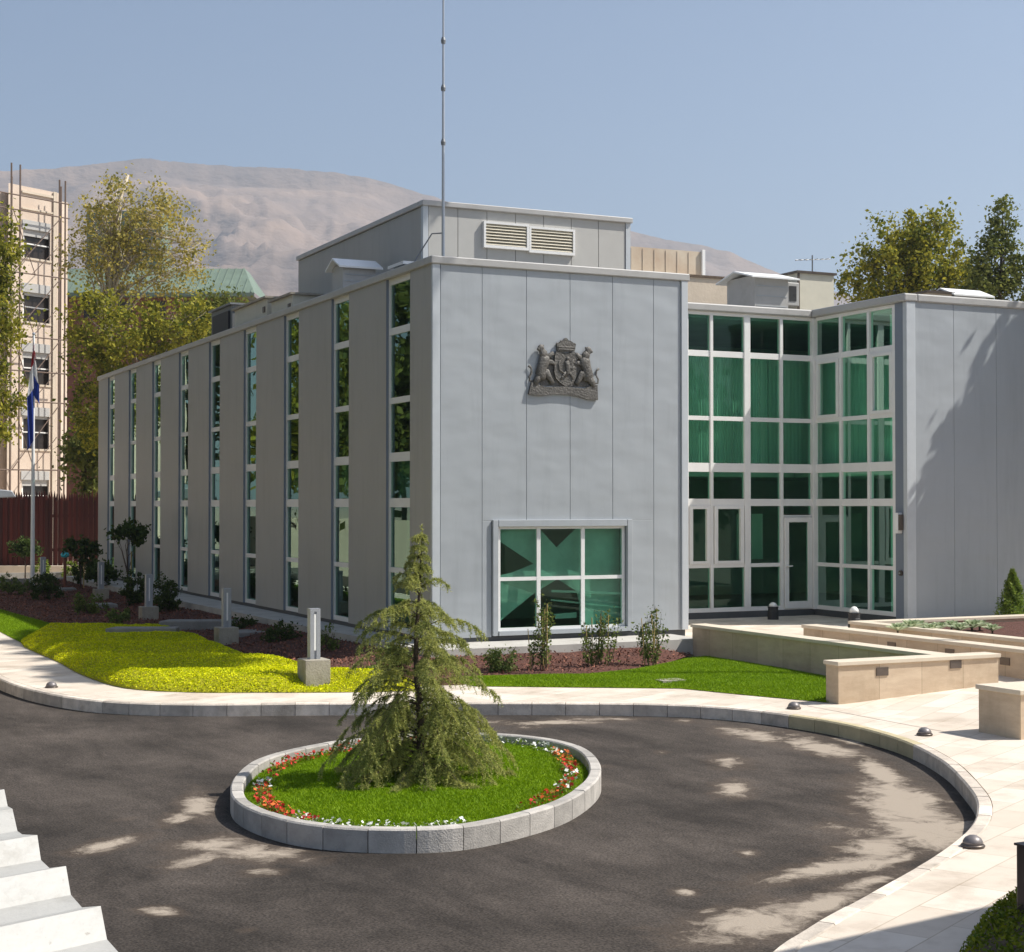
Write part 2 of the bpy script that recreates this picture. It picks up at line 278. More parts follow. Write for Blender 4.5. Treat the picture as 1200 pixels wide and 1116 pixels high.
class MB:
    def __init__(s): s.v = []; s.f = []; s.sm = []
    def quad(s, *p):
        k = len(s.v); s.v += [tuple(map(float, q)) for q in p]; s.f.append(tuple(range(k, k+len(p)))); return s
    def hexa(s, p):
        k = len(s.v); s.v += [tuple(map(float, q)) for q in p]
        for f in ((3, 2, 1, 0), (4, 5, 6, 7), (0, 1, 5, 4), (1, 2, 6, 5), (2, 3, 7, 6), (3, 0, 4, 7)): s.f.append(tuple(k+i for i in f))
        return s
    def box(s, x0, x1, y0, y1, z0, z1):
        return s.hexa([(x0, y0, z0), (x1, y0, z0), (x1, y1, z0), (x0, y1, z0), (x0, y0, z1), (x1, y0, z1), (x1, y1, z1), (x0, y1, z1)])
    def tube(s, pts, rs, n=8, cap=True):
        pts = [Vector(p) for p in pts]
        if not hasattr(rs, '__len__'): rs = [rs]*len(pts)
        k = len(s.v); N = len(pts); ref = None
        for i, p in enumerate(pts):
            t = (pts[min(i+1, N-1)]-pts[max(i-1, 0)]).normalized()
            if ref is None: ref = t.orthogonal().normalized()
            ref = (ref-t*ref.dot(t)); ref = ref.normalized() if ref.length > 1e-6 else t.orthogonal().normalized()
            b = t.cross(ref)
            for j in range(n):
                a = 2*math.pi*j/n; q = p+(ref*math.cos(a)+b*math.sin(a))*rs[i]; s.v.append(tuple(q))
        for i in range(N-1):
            for j in range(n):
                a = k+i*n+j; b_ = k+i*n+(j+1) % n; s.f.append((a, b_, b_+n, a+n))
        if cap: s.f.append(tuple(k+j for j in range(n))[::-1]); s.f.append(tuple(k+(N-1)*n+j for j in range(n)))
        return s
    def lathe(s, c, prof, n=16, sq=1):
        k = len(s.v)
        for r, z in prof:
            for j in range(n): a = 2*math.pi*j/n; s.v.append((c[0]+r*math.cos(a), c[1]+r*math.sin(a)*sq, c[2]+z))
        for i in range(len(prof)-1):
            for j in range(n): a = k+i*n+j; b = k+i*n+(j+1) % n; s.f.append((a, b, b+n, a+n))
        s.f.append(tuple(k+j for j in range(n))[::-1]); s.f.append(tuple(k+(len(prof)-1)*n+j for j in range(n))); return s
    def ball(s, c, r, n=10, m=6):
        r = r if hasattr(r, '__len__') else (r, r, r); k = len(s.v)
        for i in range(m+1):
            ph = -math.pi/2+math.pi*i/m
            for j in range(n): a = 2*math.pi*j/n; s.v.append((c[0]+r[0]*math.cos(ph)*math.cos(a), c[1]+r[1]*math.cos(ph)*math.sin(a), c[2]+r[2]*math.sin(ph)))
        for i in range(m):
            for j in range(n): a = k+i*n+j; b = k+i*n+(j+1) % n; s.f.append((a, b, b+n, a+n))
        return s
    def prism(s, poly, z0, z1):
        """vertical prism over a plan outline (counter-clockwise)"""
        n = len(poly); k = len(s.v)
        for z in (z0, z1):
            for x, y in poly: s.v.append((x, y, z(x, y) if callable(z) else z))
        tris = tessellate_polygon([[Vector((x, y, 0)) for x, y in poly]])
        for t in tris:
            a = [poly[i] for i in t]; ar = (a[1][0]-a[0][0])*(a[2][1]-a[0][1])-(a[2][0]-a[0][0])*(a[1][1]-a[0][1])
            t = t if ar > 0 else t[::-1]
            s.f.append(tuple(k+n+i for i in t)); s.f.append(tuple(k+i for i in t[::-1]))
        for i in range(n): j = (i+1) % n; s.f.append((k+i, k+j, k+n+j, k+n+i))
        return s
    def build(s, name, m, parent=None, smooth=False, bevel=0, **kw):
        org = ORG[parent.name] if parent else Vector((0, 0, 0))
        o = rawmesh(name, np.array(s.v) - np.array(org), s.f, m, parent, smooth)
        ORG[o.name] = org
        if bevel:
            md = o.modifiers.new('bevel', 'BEVEL'); md.width = bevel; md.segments = 2; md.limit_method = 'ANGLE'; md.angle_limit = rad(40)
        return tag(o, **kw) if kw else o
def rawmesh(name, v, f, m, parent=None, smooth=False):
    me = bpy.data.meshes.new(name); me.from_pydata([tuple(x) for x in v], [], [tuple(x) for x in f]); me.update()
    if m: me.materials.append(M[m] if isinstance(m, str) else m)
    if smooth: me.polygons.foreach_set('use_smooth', [True]*len(me.polygons))
    o = bpy.data.objects.new(name, me); COL.objects.link(o); o.parent = parent; ORG[o.name] = ORG[parent.name] if parent else Vector((0, 0, 0))
    return o
def npmesh(name, V, nper, m, parent=None):
    """many small separate polygons of nper corners; V is (N*nper, 3) in world space"""
    V = np.asarray(V, dtype=np.float32)
    if parent: V = V - np.array(ORG[parent.name], dtype=np.float32)
    N = len(V)//nper; me = bpy.data.meshes.new(name); me.vertices.add(len(V)); me.vertices.foreach_set('co', V.ravel())
    me.loops.add(len(V)); me.loops.foreach_set('vertex_index', np.arange(len(V), dtype=np.int32))
    me.polygons.add(N); me.polygons.foreach_set('loop_start', np.arange(N, dtype=np.int32)*nper); me.polygons.foreach_set('loop_total', np.full(N, nper, dtype=np.int32))
    me.update(calc_edges=True); me.materials.append(M[m] if isinstance(m, str) else m)
    o = bpy.data.objects.new(name, me); COL.objects.link(o); o.parent = parent; ORG[o.name] = ORG[parent.name] if parent else Vector((0, 0, 0)); return o
def leafquads(P, size, asp=.6, up=.0, fold=True):
    """rhombic leaves of random orientation at points P"""
    n = len(P); a = rng.normal(size=(n, 3)); a[:, 2] += up; a /= np.linalg.norm(a, axis=1)[:, None]
    b = rng.normal(size=(n, 3)); b -= a*(a*b).sum(1)[:, None]; b /= np.linalg.norm(b, axis=1)[:, None]
    s = (size*rng.uniform(.5, 1.6, n))[:, None]; c = np.cross(a, b)
    Q = np.stack([P-b*s*.5, P+c*s*.5*asp, P+b*s*.5, P-c*s*.5*asp], 1); return Q.reshape(-1, 3)
def inpoly(P, poly):
    x, y = P[:, 0], P[:, 1]; ins = np.zeros(len(P), bool); n = len(poly)
    for i in range(n):
        x0, y0 = poly[i]; x1, y1 = poly[(i+1) % n]
        c = ((y0 > y) != (y1 > y)) & (x < (x1-x0)*(y-y0)/(y1-y0+1e-12)+x0); ins ^= c
    return ins
def scatter(poly, n):
    a = np.array(poly); lo, hi = a.min(0), a.max(0); out = []
    while sum(map(len, out)) < n: p = rng.uniform(lo, hi, size=(n, 2)); out.append(p[inpoly(p, poly)])
    return np.concatenate(out)[:n]
def spline(pts, n=8, closed=False):
    P = [Vector((*p, 0)) if len(p) == 2 else Vector(p) for p in pts]; N = len(P); out = []
    rngi = range(N) if closed else range(N-1)
    for i in rngi:
        g = (lambda k: P[k % N]) if closed else (lambda k: P[max(0, min(N-1, k))])
        p0, p1, p2, p3 = g(i-1), g(i), g(i+1), g(i+2)
        for j in range(n):
            t = j/n; out.append(.5*((2*p1)+(p2-p0)*t+(2*p0-5*p1+4*p2-p3)*t*t+(3*p1-p0-3*p2+p3)*t**3))
    if not closed: out.append(P[-1])
    return [(float(p.x), float(p.y)) for p in out]
def offset(line, d, closed=False):
    n = len(line); out = []
    for i in range(n):
        a = line[(i-1) % n if closed else max(0, i-1)]; b = line[(i+1) % n if closed else min(n-1, i+1)]
        tx, ty = b[0]-a[0], b[1]-a[1]; L = math.hypot(tx, ty) or 1; out.append((line[i][0]-ty/L*d, line[i][1]+tx/L*d))
    return out

# ================================================================== SETTING
ZR, ZP = -.60, -.42          # road, pavement
MB().box(-5200, 5200, -5200, 5200, -3.0, -.62).build('ground', 'dirt', kind='structure')
# kerb line: face at road level, walking from the far left round to the near right
kerb_pts = [(-7.75, 60), (-7.75, 20), (-7.74, 6), (-7.74, 2.5), (-7.72, .5), (-7.42, -1.7), (-6.75, -3.4), (-5.6, -4.35), (-3.8, -5.1), (-1.2, -6.3), (.5, -7.3), (1.22, -8.1), (1.56, -9.1), (1.67, -10.3), (1.42, -11.75), (.8, -13.2), (.0, -14.5), (-.65, -15.4), (-1.48, -16.24), (-2.57, -17.05), (-3.92, -17.88), (-4.95, -18.5), (-5.8, -19.15), (-7.4, -20.9), (-8.6, -23.2), (-9.2, -26), (-9.3, -34)]
kl = spline(kerb_pts, 14)
def resample(line, step, closed=False):
    P = np.array(line+([line[0]] if closed else [])); d = np.r_[0, np.cumsum(np.hypot(*np.diff(P, axis=0).T))]
    n = max(2, int(round(d[-1]/step))); t = np.linspace(0, d[-1], n+1); q = np.c_[np.interp(t, d, P[:, 0]), np.interp(t, d, P[:, 1])]
    return [tuple(x) for x in (q[:-1] if closed else q)]
def kerbstones(line, inner, z0, z1, gap, sel=None, closed=False, sub=4, ch=.02):
    """stones of several segments each, following the curve, with open joints and a chamfered outer edge"""
    mb = MB(); n = len(line); ns = (n if closed else n-1)//sub
    for s in range(ns):
        if sel and not sel(s*sub): continue
        idx = [(s*sub+j) % n for j in range(sub+1)]
        A = [np.array(line[i]) for i in idx]; B = [np.array(inner[i]) for i in idx]
        for L in (A, B):
            d = L[1]-L[0]; L[0] = L[0]+d*gap/np.linalg.norm(d); d = L[-1]-L[-2]; L[-1] = L[-1]-d*gap/np.linalg.norm(d)
        k = len(mb.v); dz = random.uniform(-.003, .003)
        for a, b in zip(A, B):
            u = (b-a)/np.linalg.norm(b-a)*ch
            mb.v += [(*a, z0), (*a, z1-ch+dz), (*(a+u), z1+dz), (*(b-u), z1+dz), (*b, z1-ch+dz), (*b, z0)]
        for j in range(sub):
            for c in range(5): q = k+j*6+c; mb.f.append((q, q+6, q+7, q+1))
        mb.f.append(tuple(k+c for c in range(6))); mb.f.append(tuple(k+sub*6+c for c in range(6))[::-1])
    return mb
kr = resample(kl, .125); ki = offset(kr, .15)
def is_tan(i):
    x, y = kr[i+2 if i+2 < len(kr) else i]; return -11.9 < y < -9.0 and x > .5
kerbstones(kr, ki, -.75, ZP+.004, .004, lambda i: not is_tan(i)).build('kerb', 'kerb', kind='structure')
kerbstones(kr, ki, -.75, ZP+.004, .004, is_tan).build('kerb', 'kerb_tan', kind='structure', label='tan painted kerb section beside the planter walls')
# pavement slab: all the ground behind the kerb; the entrance ramp rises on it
pv = offset(kr, .148)[::3]
MB().prism([*pv, (60, -34), (60, 60)], -.8, ZP).build('pavement', 'paving', kind='structure')
def zramp(x, y):
    t = max(0, min(1, (x-2.6)/.8)); a = max(0, x-3)*.052+max(0, y+8.4)*.03; return min(-.15, ZP+.004+t*a)
gv, gf = [], []; gx = np.arange(2.4, 24.1, .3); gy = np.arange(-12.0, 4.21, .3)
for y in gy:
    for x in gx: gv.append((x, y, zramp(x, y)))
W_ = len(gx)
for j in range(len(gy)-1):
    for i in range(W_-1):
        cx, cyy = gx[i]+.15, gy[j]+.15
        if cx < 5.1 and cyy > -8.3: continue
        q = j*W_+i; gf.append((q, q+1, q+W_+1, q+W_))
rawmesh('entrance_paving', gv, gf, 'paving')['kind'] = 'structure'
# asphalt: one fine near sheet carrying the stains, one coarse sheet beyond
MB().box(-60, 3, -60, 60, -.618, -.604).build('road', 'asphalt', kind='structure')
st = .07; ax = np.arange(-14, 2.2, st); ay = np.arange(-21.5, -3.4, st); XX, YY = np.meshgrid(ax, ay)
def fbm(x, y, s): return noise.noise(Vector((x*s, y*s, .3)))
stain = np.full(XX.shape, -.2)
def blob(px, py, rx, ry, a=.62, tilt=0):
    c = PZ(px, py, ZR)[:2]; t = rad(tilt)
    ex = PZ(px+rx*math.cos(t), py+rx*math.sin(t), ZR)[:2]-c; ey = PZ(px-ry*math.sin(t), py+ry*math.cos(t), ZR)[:2]-c
    Mx = np.linalg.inv(np.array([ex, ey]).T); d = np.stack([XX-c[0], YY-c[1]], -1)@Mx.T
    r = np.sqrt((d**2).sum(-1)); global stain; stain = np.maximum(stain, a+.09-(r**1.2)*.30)
for b in [(233, 943, 24, 19, .6, 0), (212, 958, 26, 7, .6, -12), (125, 990, 42, 8, .62, -12), (248, 989, 55, 10, .6, -6), (230, 1006, 40, 9, .6, -14), (305, 1000, 60, 12, .62, 4), (310, 1022, 30, 5, .6, -4), (187, 1068, 26, 6, .6, 2), (290, 1090, 20, 5, .42, 0), (150, 960, 30, 4, .38, -8),
          (860, 925, 26, 11, .62, 0), (855, 893, 30, 9, .55, 4), (880, 861, 50, 8, .6, 10), (960, 875, 70, 11, .6, 14), (1030, 905, 45, 14, .62, 32), (1060, 945, 65, 30, .70, 20), (1080, 975, 75, 24, .70, 0), (1030, 992, 50, 12, .64, 0), (985, 1015, 85, 12, .64, -10), (1010, 1035, 60, 10, .54, -14), (1000, 870, 40, 6, .5, 10),
          (890, 1080, 95, 24, .62, -8), (960, 1062, 70, 16, .6, -20), (1045, 1010, 50, 8, .62, -16), (803, 1046, 18, 6, .56, 0), (832, 1068, 24, 6, .5, -8), (876, 1000, 16, 5, .5, 0), (640, 847, 75, 3.5, .6, -1), (560, 846, 60, 3, .55, 0), (700, 843, 60, 3, .55, 0), (620, 853, 30, 3, .5, -4), (775, 882, 12, 3, .5, 0), (800, 845, 20, 4, .5, 0), (705, 898, 26, 3, .42, 0), (690, 1020, 90, 12, .16, -8), (978, 968, 26, 10, .5, 0), (1000, 955, 40, 10, .42, 20), (30, 1050, 30, 5, .4, 0)]:
    blob(*b)
av = np.stack([XX, YY, np.full(XX.shape, ZR)], -1).reshape(-1, 3); nx = len(ax)
ii = (np.arange(len(ay)-1)[:, None]*nx+np.arange(nx-1)[None]).ravel()
o = rawmesh('driveway', av, np.stack([ii, ii+1, ii+nx+1, ii+nx], 1).tolist(), 'asphalt'); o['kind'] = 'structure'
at = o.data.attributes.new('stain', 'FLOAT', 'POINT'); at.data.foreach_set('value', stain.ravel().astype(np.float32))
# foundation walk round the building
wk = [(-1.05, 32.2), (-.95, 14), (-.75, 4), (-.62, -1.0), (-.55, -1.25), (5.2, -1.22), (5.2, 0.5), (.2, .6), (.1, 32.2)]
MB().prism(wk, -.7, -.08).build('path', 'concrete_walk', kind='structure')
# planting beds
mulch_poly = [(-1.0, 33), (-5.2, 33), (-5.25, 19), (-4.9, 10.5), (-3.6, 9.8), (-2.6, 7.0), (-2.95, 3.2), (-2.6, -.2), (-2.0, -2.1), (-1.85, -3.6), (-1.0, -3.75), (-.7, -2.75), (1.2, -3.5), (2.6, -3.0), (3.7, -2.3), (4.6, -1.6), (5.0, -1.2), (5.05, -.9), (-.6, -.9), (-.6, -.3), (-.8, 4), (-.98, 14)]
def bed(name, poly, z, m, hfun=None, step=.25, kind='stuff', **kw):
    a = np.array(poly); lo, hi = a.min(0), a.max(0); bm = bmesh.new()
    vs = [bm.verts.new((x, y, z)) for x, y in poly]; bm.faces.new(vs); bmesh.ops.triangulate(bm, faces=bm.faces[:])
    for ax_, l0, h0 in ((0, lo[0], hi[0]), (1, lo[1], hi[1])):
        c = l0+step
        while c < h0:
            no = (1, 0, 0) if ax_ == 0 else (0, 1, 0); co = (c, 0, 0) if ax_ == 0 else (0, c, 0)
            bmesh.ops.bisect_plane(bm, geom=bm.verts[:]+bm.edges[:]+bm.faces[:], plane_co=co, plane_no=no); c += step
    if hfun:
        for v in bm.verts: v.co.z += hfun(v.co.x, v.co.y)
    bmesh.ops.recalc_face_normals(bm, faces=bm.faces[:])
    me = bpy.data.meshes.new(name); bm.to_mesh(me); bm.free()
    if me.polygons and me.polygons[0].normal.z < 0: me.flip_normals()
    me.materials.append(M[m]); me.polygons.foreach_set('use_smooth', [True]*len(me.polygons))
    o = bpy.data.objects.new(name, me); COL.objects.link(o); tag(o, kind=kind, **kw); return o
def edge_d(x, y, poly):
    d = 9
    for i in range(len(poly)):
        x0, y0 = poly[i]; x1, y1 = poly[(i+1) % len(poly)]; L = (x1-x0)**2+(y1-y0)**2 or 1
        t = max(0, min(1, ((x-x0)*(x1-x0)+(y-y0)*(y1-y0))/L)); d = min(d, math.hypot(x-x0-t*(x1-x0), y-y0-t*(y1-y0)))
    return d
def mh(x, y): return .05*noise.noise(Vector((x*.7, y*.7, 1)))+.03*noise.noise(Vector((x*3, y*3, 4)))
def mulch_h(x, y):
    d = (-1.2-y) if x > -.6 else max(-1.2-y, -.85-x) if y < -.9 else -.85-x     # the bed falls away from the walk
    return min(1, edge_d(x, y, mulch_poly)/.3)*(.04+mh(x, y))+.19*max(0, min(1, 1-d/1.1))**1.3*min(1, max(0, (5.2-x)/1.2))
def join_to(o, o2):
    """append o2's mesh to o as a second material"""
    bm = bmesh.new(); bm.from_mesh(o.data); n0 = len(bm.faces); bm.from_mesh(o2.data); bm.faces.ensure_lookup_table()
    k = len(o.data.materials); o.data.materials.append(o2.data.materials[0])
    for f in bm.faces[n0:]: f.material_index = k
    bm.to_mesh(o.data); bm.free(); me = o2.data; bpy.data.objects.remove(o2); bpy.data.meshes.remove(me)
o = bed('bark_mulch', mulch_poly, -.415, 'mulch', mulch_h, .22)
p = scatter(mulch_poly, 22000); zz = np.array([mulch_h(a, b) for a, b in p[::1]])
join_to(o, npmesh('chips', leafquads(np.c_[p, -.40+zz+rng.uniform(-.01, .02, len(p))], .055, .45, 1.0), 4, 'mulch_chip'))
# front lawn
lawn_poly = [(-.95, -4.05), (1.87, -5.75), (2.35, -7.0), (2.9, -8.3), (3.2, -8.25), (4.9, -8.1), (5.2, -1.5), (4.6, -1.6), (3.7, -2.3), (2.6, -3.0), (1.2, -3.5), (-.7, -2.75), (-1.0, -3.4)]
def lawn_h(x, y): return min(1, edge_d(x, y, lawn_poly)/.5)*(.07+.04*noise.noise(Vector((x*.6, y*.6, 2))))
def grass(name, poly, z, hf, n, h=.045, mg='grass', mb_='blade', step=.25, **kw):
    o = bed(name, poly, z, mg, hf, step, **kw); p = scatter(poly, n); zz = z+np.array([hf(a, b) for a, b in p])
    hh = rng.uniform(.5, 1.2, n)*h; a = rng.uniform(0, 6.28, n); wd = .006; ln = rng.normal(0, h*.6, (n, 2))
    B = np.c_[p, zz]; d = np.c_[np.cos(a), np.sin(a), np.zeros(n)]*wd; T = B+np.c_[ln, hh]
    join_to(o, npmesh('blades', np.stack([B-d, B+d, T], 1).reshape(-1, 3), 3, mb_)); return o
grass('front_lawn', lawn_poly, -.412, lawn_h, 90000, .035)
lawn2 = [(-6.28, 33), (-6.28, 11), (-6.3, 7.6), (-5.2, 9.2), (-4.7, 10.4), (-5.2, 19), (-5.2, 33)]
grass('side_lawn', lawn2, -.41, lambda x, y: min(1, edge_d(x, y, lawn2)/.4)*.08, 40000, .045)
# clipped yellow ground cover: two low swells along the pavement
yel = spline([(-6.3, 7.6), (-6.33, 3), (-6.35, .3), (-6.1, -1.9), (-5.3, -2.9), (-4.4, -3.35), (-3.2, -3.9), (-2.0, -4.2), (-1.95, -3.6), (-2.15, -2.1), (-2.7, -.2), (-3.05, 3.2), (-2.7, 7.0), (-3.7, 9.8), (-5.0, 10.3)], 4, True)
def yel_h(x, y):
    e = min(1, edge_d(x, y, yel)/.35)**.6*min(1, max(.05, math.hypot(x+3.4, y+3.45)/.75))**1.5; return e*(.13+.10*math.sin((y+x*.5)*1.15+.4)**2+.05*noise.noise(Vector((x*1.2, y*1.2, 5)))+.02*noise.noise(Vector((x*6, y*6, 5))))
o = bed('yellow_ground_cover', yel, -.412, 'yellow', yel_h, .12); p = scatter(yel, 120000); zz = np.array([yel_h(a, b) for a, b in p])
join_to(o, npmesh('leaves', leafquads(np.c_[p, -.405+zz+rng.uniform(0, .03, len(p))], (.026), .7, 1.2), 4, 'yellow_leaf'))
hedge_poly = [(-5.6, -21.6), (-4.55, -19.6), (-3.8, -18.98), (-3.2, -18.6), (-1.8, -18.2), (-1.2, -19.5), (-3.5, -22.5)]
def hed_h(x, y): return min(1, edge_d(x, y, hedge_poly)/.25)**.6*(.16+.05*noise.noise(Vector((x*3, y*3, 5))))
o = bed('low_hedge_cover', hedge_poly, -.41, 'soil', hed_h, .15); p = scatter(hedge_poly, 30000); zz = np.array([hed_h(a, b) for a, b in p])
M['leaf_low'] = leafmat('low_cover_leaf', (.07, .12, .008), (.22, .24, .015), .3, 4)
join_to(o, npmesh('leaves', leafquads(np.c_[p, -.41+zz+rng.uniform(-.02, .06, len(p))], .035, .5, .4), 4, 'leaf_low'))
el = [(a, b) for a, b in offset([(-5.9, -21.8), (-4.75, -19.75), (-3.95, -19.05), (-3.3, -18.66), (-1.8, -18.2)], 0)]
kerbstones(resample(el, .2), offset(resample(el, .2), -.14), -.6, ZP+.02, .004).build('kerb', 'kerb', kind='structure', label='stone edging of the low hedge')

# ---- the round planted island
isl = spline([(-6.86, -10.9), (-7.24, -12.25), (-7.12, -13.4), (-6.65, -14.08), (-5.9, -14.42), (-5.1, -14.2), (-4.2, -13.6), (-3.25, -12.45), (-2.6, -11.0), (-2.55, -9.9), (-3.1, -9.05), (-4.1, -8.75), (-5.2, -9.0), (-6.2, -9.75)], 14, True)
isr = resample(isl, .11, True); isr = isr[:len(isr)//4*4]
# direction is counter-clockwise: inside lies to the left
isi = offset(isr, .13, True)
kerbstones(isr, isi, -.7, -.385, .005, None, True, 4, .015).build('island_kerb', mat('island_kerb_stone', (.47, .44, .40), .85, var=.3, vscale=5, bump=.006, bscale=60, island=.2), kind='structure')
ing = offset(isr, .135, True)[::2]
def isl_h(x, y): return min(1, edge_d(x, y, ing)/.9)*.07+.012*noise.noise(Vector((x*2, y*2, 7)))
grass('island_lawn', ing, -.50, isl_h, 130000, .028, step=.2)
def flowers(name, runs, m, n, label):
    P = []
    for a0, a1, dens in runs:
        k = int(n*dens); t = rng.uniform(a0, a1, k) % 1; idx = (t*len(isr)).astype(int); q = np.array(isr)[idx]; inn = np.array(offset(isr, .3, True))[idx]
        r = rng.uniform(-.25, .5, k)[:, None]; xy = q+(inn-q)*(1+r*.7)+rng.normal(0, .015, (k, 2)); P.append(np.c_[xy, rng.uniform(-.47, -.38, k)])
    P = np.concatenate(P); o = npmesh(name, leafquads(P, .036, .95, 1.4), 4, m); n2 = len(P)*2
    G = P[rng.integers(0, len(P), n2)]+rng.normal(0, .03, (n2, 3))*[1, 1, .5]-[0, 0, .03]; join_to(o, npmesh('leaf', leafquads(G, .042, .5, .5), 4, 'leaf_bright')); tag(o, kind='stuff'); return o
flowers('red_flowers', [(.02, .17, .34), (.9, 1.0, .2), (.50, .56, .1), (.74, .90, .26), (.36, .5, .1)], 'pet_red', 520, '')
flowers('orange_flowers', [(.04, .14, .4), (.53, .62, .4), (.38, .47, .2)], 'pet_orange', 210, '')
flowers('white_flowers', [(.15, .30, .45), (.44, .53, .12), (.60, .74, .22), (.0, .05, .1)], 'pet_white', 420, '')

# ================================================================== THE OFFICE BUILDING
B = thing('office_building', 'grey panelled two storey office building with narrow strip windows, green glazed corner and right wing', 'building', (0, 0, 0))
H = 7.05; WX = 5.58; LY = 31.5
wins = [(1.06, 2.55), (4.55, 5.85), (7.99, 9.16), (11.41, 12.6), (14.86, 15.94), (18.25, 19.4), (21.75, 22.9), (25.25, 26.4), (28.72, 29.87)]
# fix pitch so that openings stay equal in width, as built
wins = [(1.13, 2.42)] + [(4.62+3.44*i, 5.76+3.44*i) for i in range(8)]
edges = [0.0]+[e for wn in wins for e in wn]+[LY]
for i in range(0, len(edges), 2):
    y0, y1 = edges[i], edges[i+1]; mb = MB().box(0 if i else .0, .24, y0 if i else .06, y1, .0, H)
    if i: mb = MB().box(0, .24, y0, y1, 0, H)
    mb.build('wall_pier', 'pier', B)
TR = [(.0, .10), (1.17, 1.27), (2.47, 2.65), (3.38, 3.56), (4.54, 4.66), (5.92, 6.06), (6.93, H)]
for wi, (y0, y1) in enumerate(wins):
    fx = .065; mb = MB()
    for a, b in TR: mb.box(fx, fx+.07, y0+.055, y1-.055, a, b)
    mb.box(fx-.006, fx+.076, y0, y0+.06, 0, H); mb.box(fx-.006, fx+.076, y1-.06, y1, 0, H)
    fr = mb.build('strip_window', 'frame', B)
    g = MB()
    for (a, b), (c, d) in zip(TR, TR[1:]): g.quad((fx+.03, y0+.04, b-.01), (fx+.03, y0+.04, c+.01), (fx+.03, y1-.04, c+.01), (fx+.03, y1-.04, b-.01))
    g.build('glass', 'glass_dark', fr)
    rv = MB().box(.002, fx-.01, y1-.004, y1+.0, 0, H); rv.box(.002, fx-.01, y0, y0+.004, 0, H); rv.build('reveal', 'reveal', fr)
    # blind or curtain behind some of the panes
    cb = MB()
    for lev, (z0, z1) in enumerate(((.1, 2.45), (3.6, 6.9))):
        f_ = [.0, .45, .3, .25, .5, .2, .6, .3, .5][wi] if lev else [.75, .6, .4, .7, .5, .3, .4, .9, .5][wi]
        yy0 = y0; n = 30
        for k in range(n):
            ya, yb = y0+(y1-y0)*f_*k/n, y0+(y1-y0)*f_*(k+1)/n
            xa, xb = .34+.03*math.sin(k*1.7), .34+.03*math.sin((k+1)*1.7)
            if f_ > .05: cb.quad((xa, ya, z0+.02), (xb, yb, z0+.02), (xb, yb, z1-.1), (xa, ya, z1-.1))
    if cb.v: cb.build('curtain', 'curtain', fr, smooth=True)
# front wall: metal panels in columns with a large window
fw = (1.26, 4.25, 0.06, 2.16)
seams = [.16, 1.02, 1.96, 2.91, 3.86, 4.8, 5.42]
mb = MB(); bk = MB()
for a, b in zip(seams, seams[1:]):
    a, b = a+.0035, b-.0035
    segs = [(a, b, 0, H)] if b <= fw[0] or a >= fw[1] else None
    if segs is None:
        segs = [(a, b, fw[3]+.05, H)]
        if a < fw[0]: segs.append((a, fw[0]-.04, 0, fw[3]+.05))
        if b > fw[1]: segs.append((fw[1]+.04, b, 0, fw[3]+.05))
    for s_ in segs: mb.box(s_[0], s_[1], .0, .06, s_[2], s_[3])
mb.build('front_wall', 'panel', B, bevel=.006)
bk.box(.1, fw[0]-.05, .014, .2, .0, H-.01); bk.box(fw[1]+.05, WX-.1, .014, .2, 0, H-.01); bk.box(fw[0]-.05, fw[1]+.05, .014, .2, fw[3]+.06, H-.01); bk.build('wall_backing', 'seam', B)
MB().box(-.012, .145, -.015, .055, -.0, H).build('corner_trim', 'trim', B, bevel=.008)
MB().box(WX-.14, WX+.01, -.035, .24, -.0, H).build('corner_trim', 'trim', B, bevel=.008)
# coping all round the main block
cp = MB(); cp.box(-.05, WX+.05, -.05, .3, H, H+.15); cp.box(-.05, .3, .3, LY+.05, H, H+.15); cp.box(WX-.3, WX+.05, .3, LY+.05, H, H+.15); cp.box(.3, WX-.3, LY-.3, LY+.05, H, H+.15)
cp.build('coping', 'coping', B, bevel=.02)
MB().box(.03, WX-.03, .03, LY-.03, -.2, -.0).build('plinth', 'plinth', B)
sh = MB(); sh.box(.24, WX-.24, .2, LY-.24, 6.86, 6.95); sh.build('roof', 'roof', B)
MB().box(WX-.24, WX, .24, LY, 0, H-.002).box(.24, WX-.24, LY-.24, LY, 0, H-.002).build('rear_wall', 'pier', B)
it = MB(); it.box(.24, WX-.24, .22, LY-.26, 2.5, 3.5); it.build('floor_slab', 'interior', B)
it = MB(); it.box(.24, WX-.24, .22, LY-.26, .004, .03); it.build('interior_floor', 'floor_in', B)
it = MB()
for y in (3.9, 10.2, 17.2, 24.2): it.box(.3, WX-.25, y, y+.12, .03, 2.5); it.box(.3, WX-.25, y, y+.12, 3.5, 6.86)
it.box(3.6, 3.7, 4.02, LY-.3, .03, 2.5); it.box(3.6, 3.7, .3, LY-.3, 3.5, 6.86); it.build('interior_wall', 'interior', B)
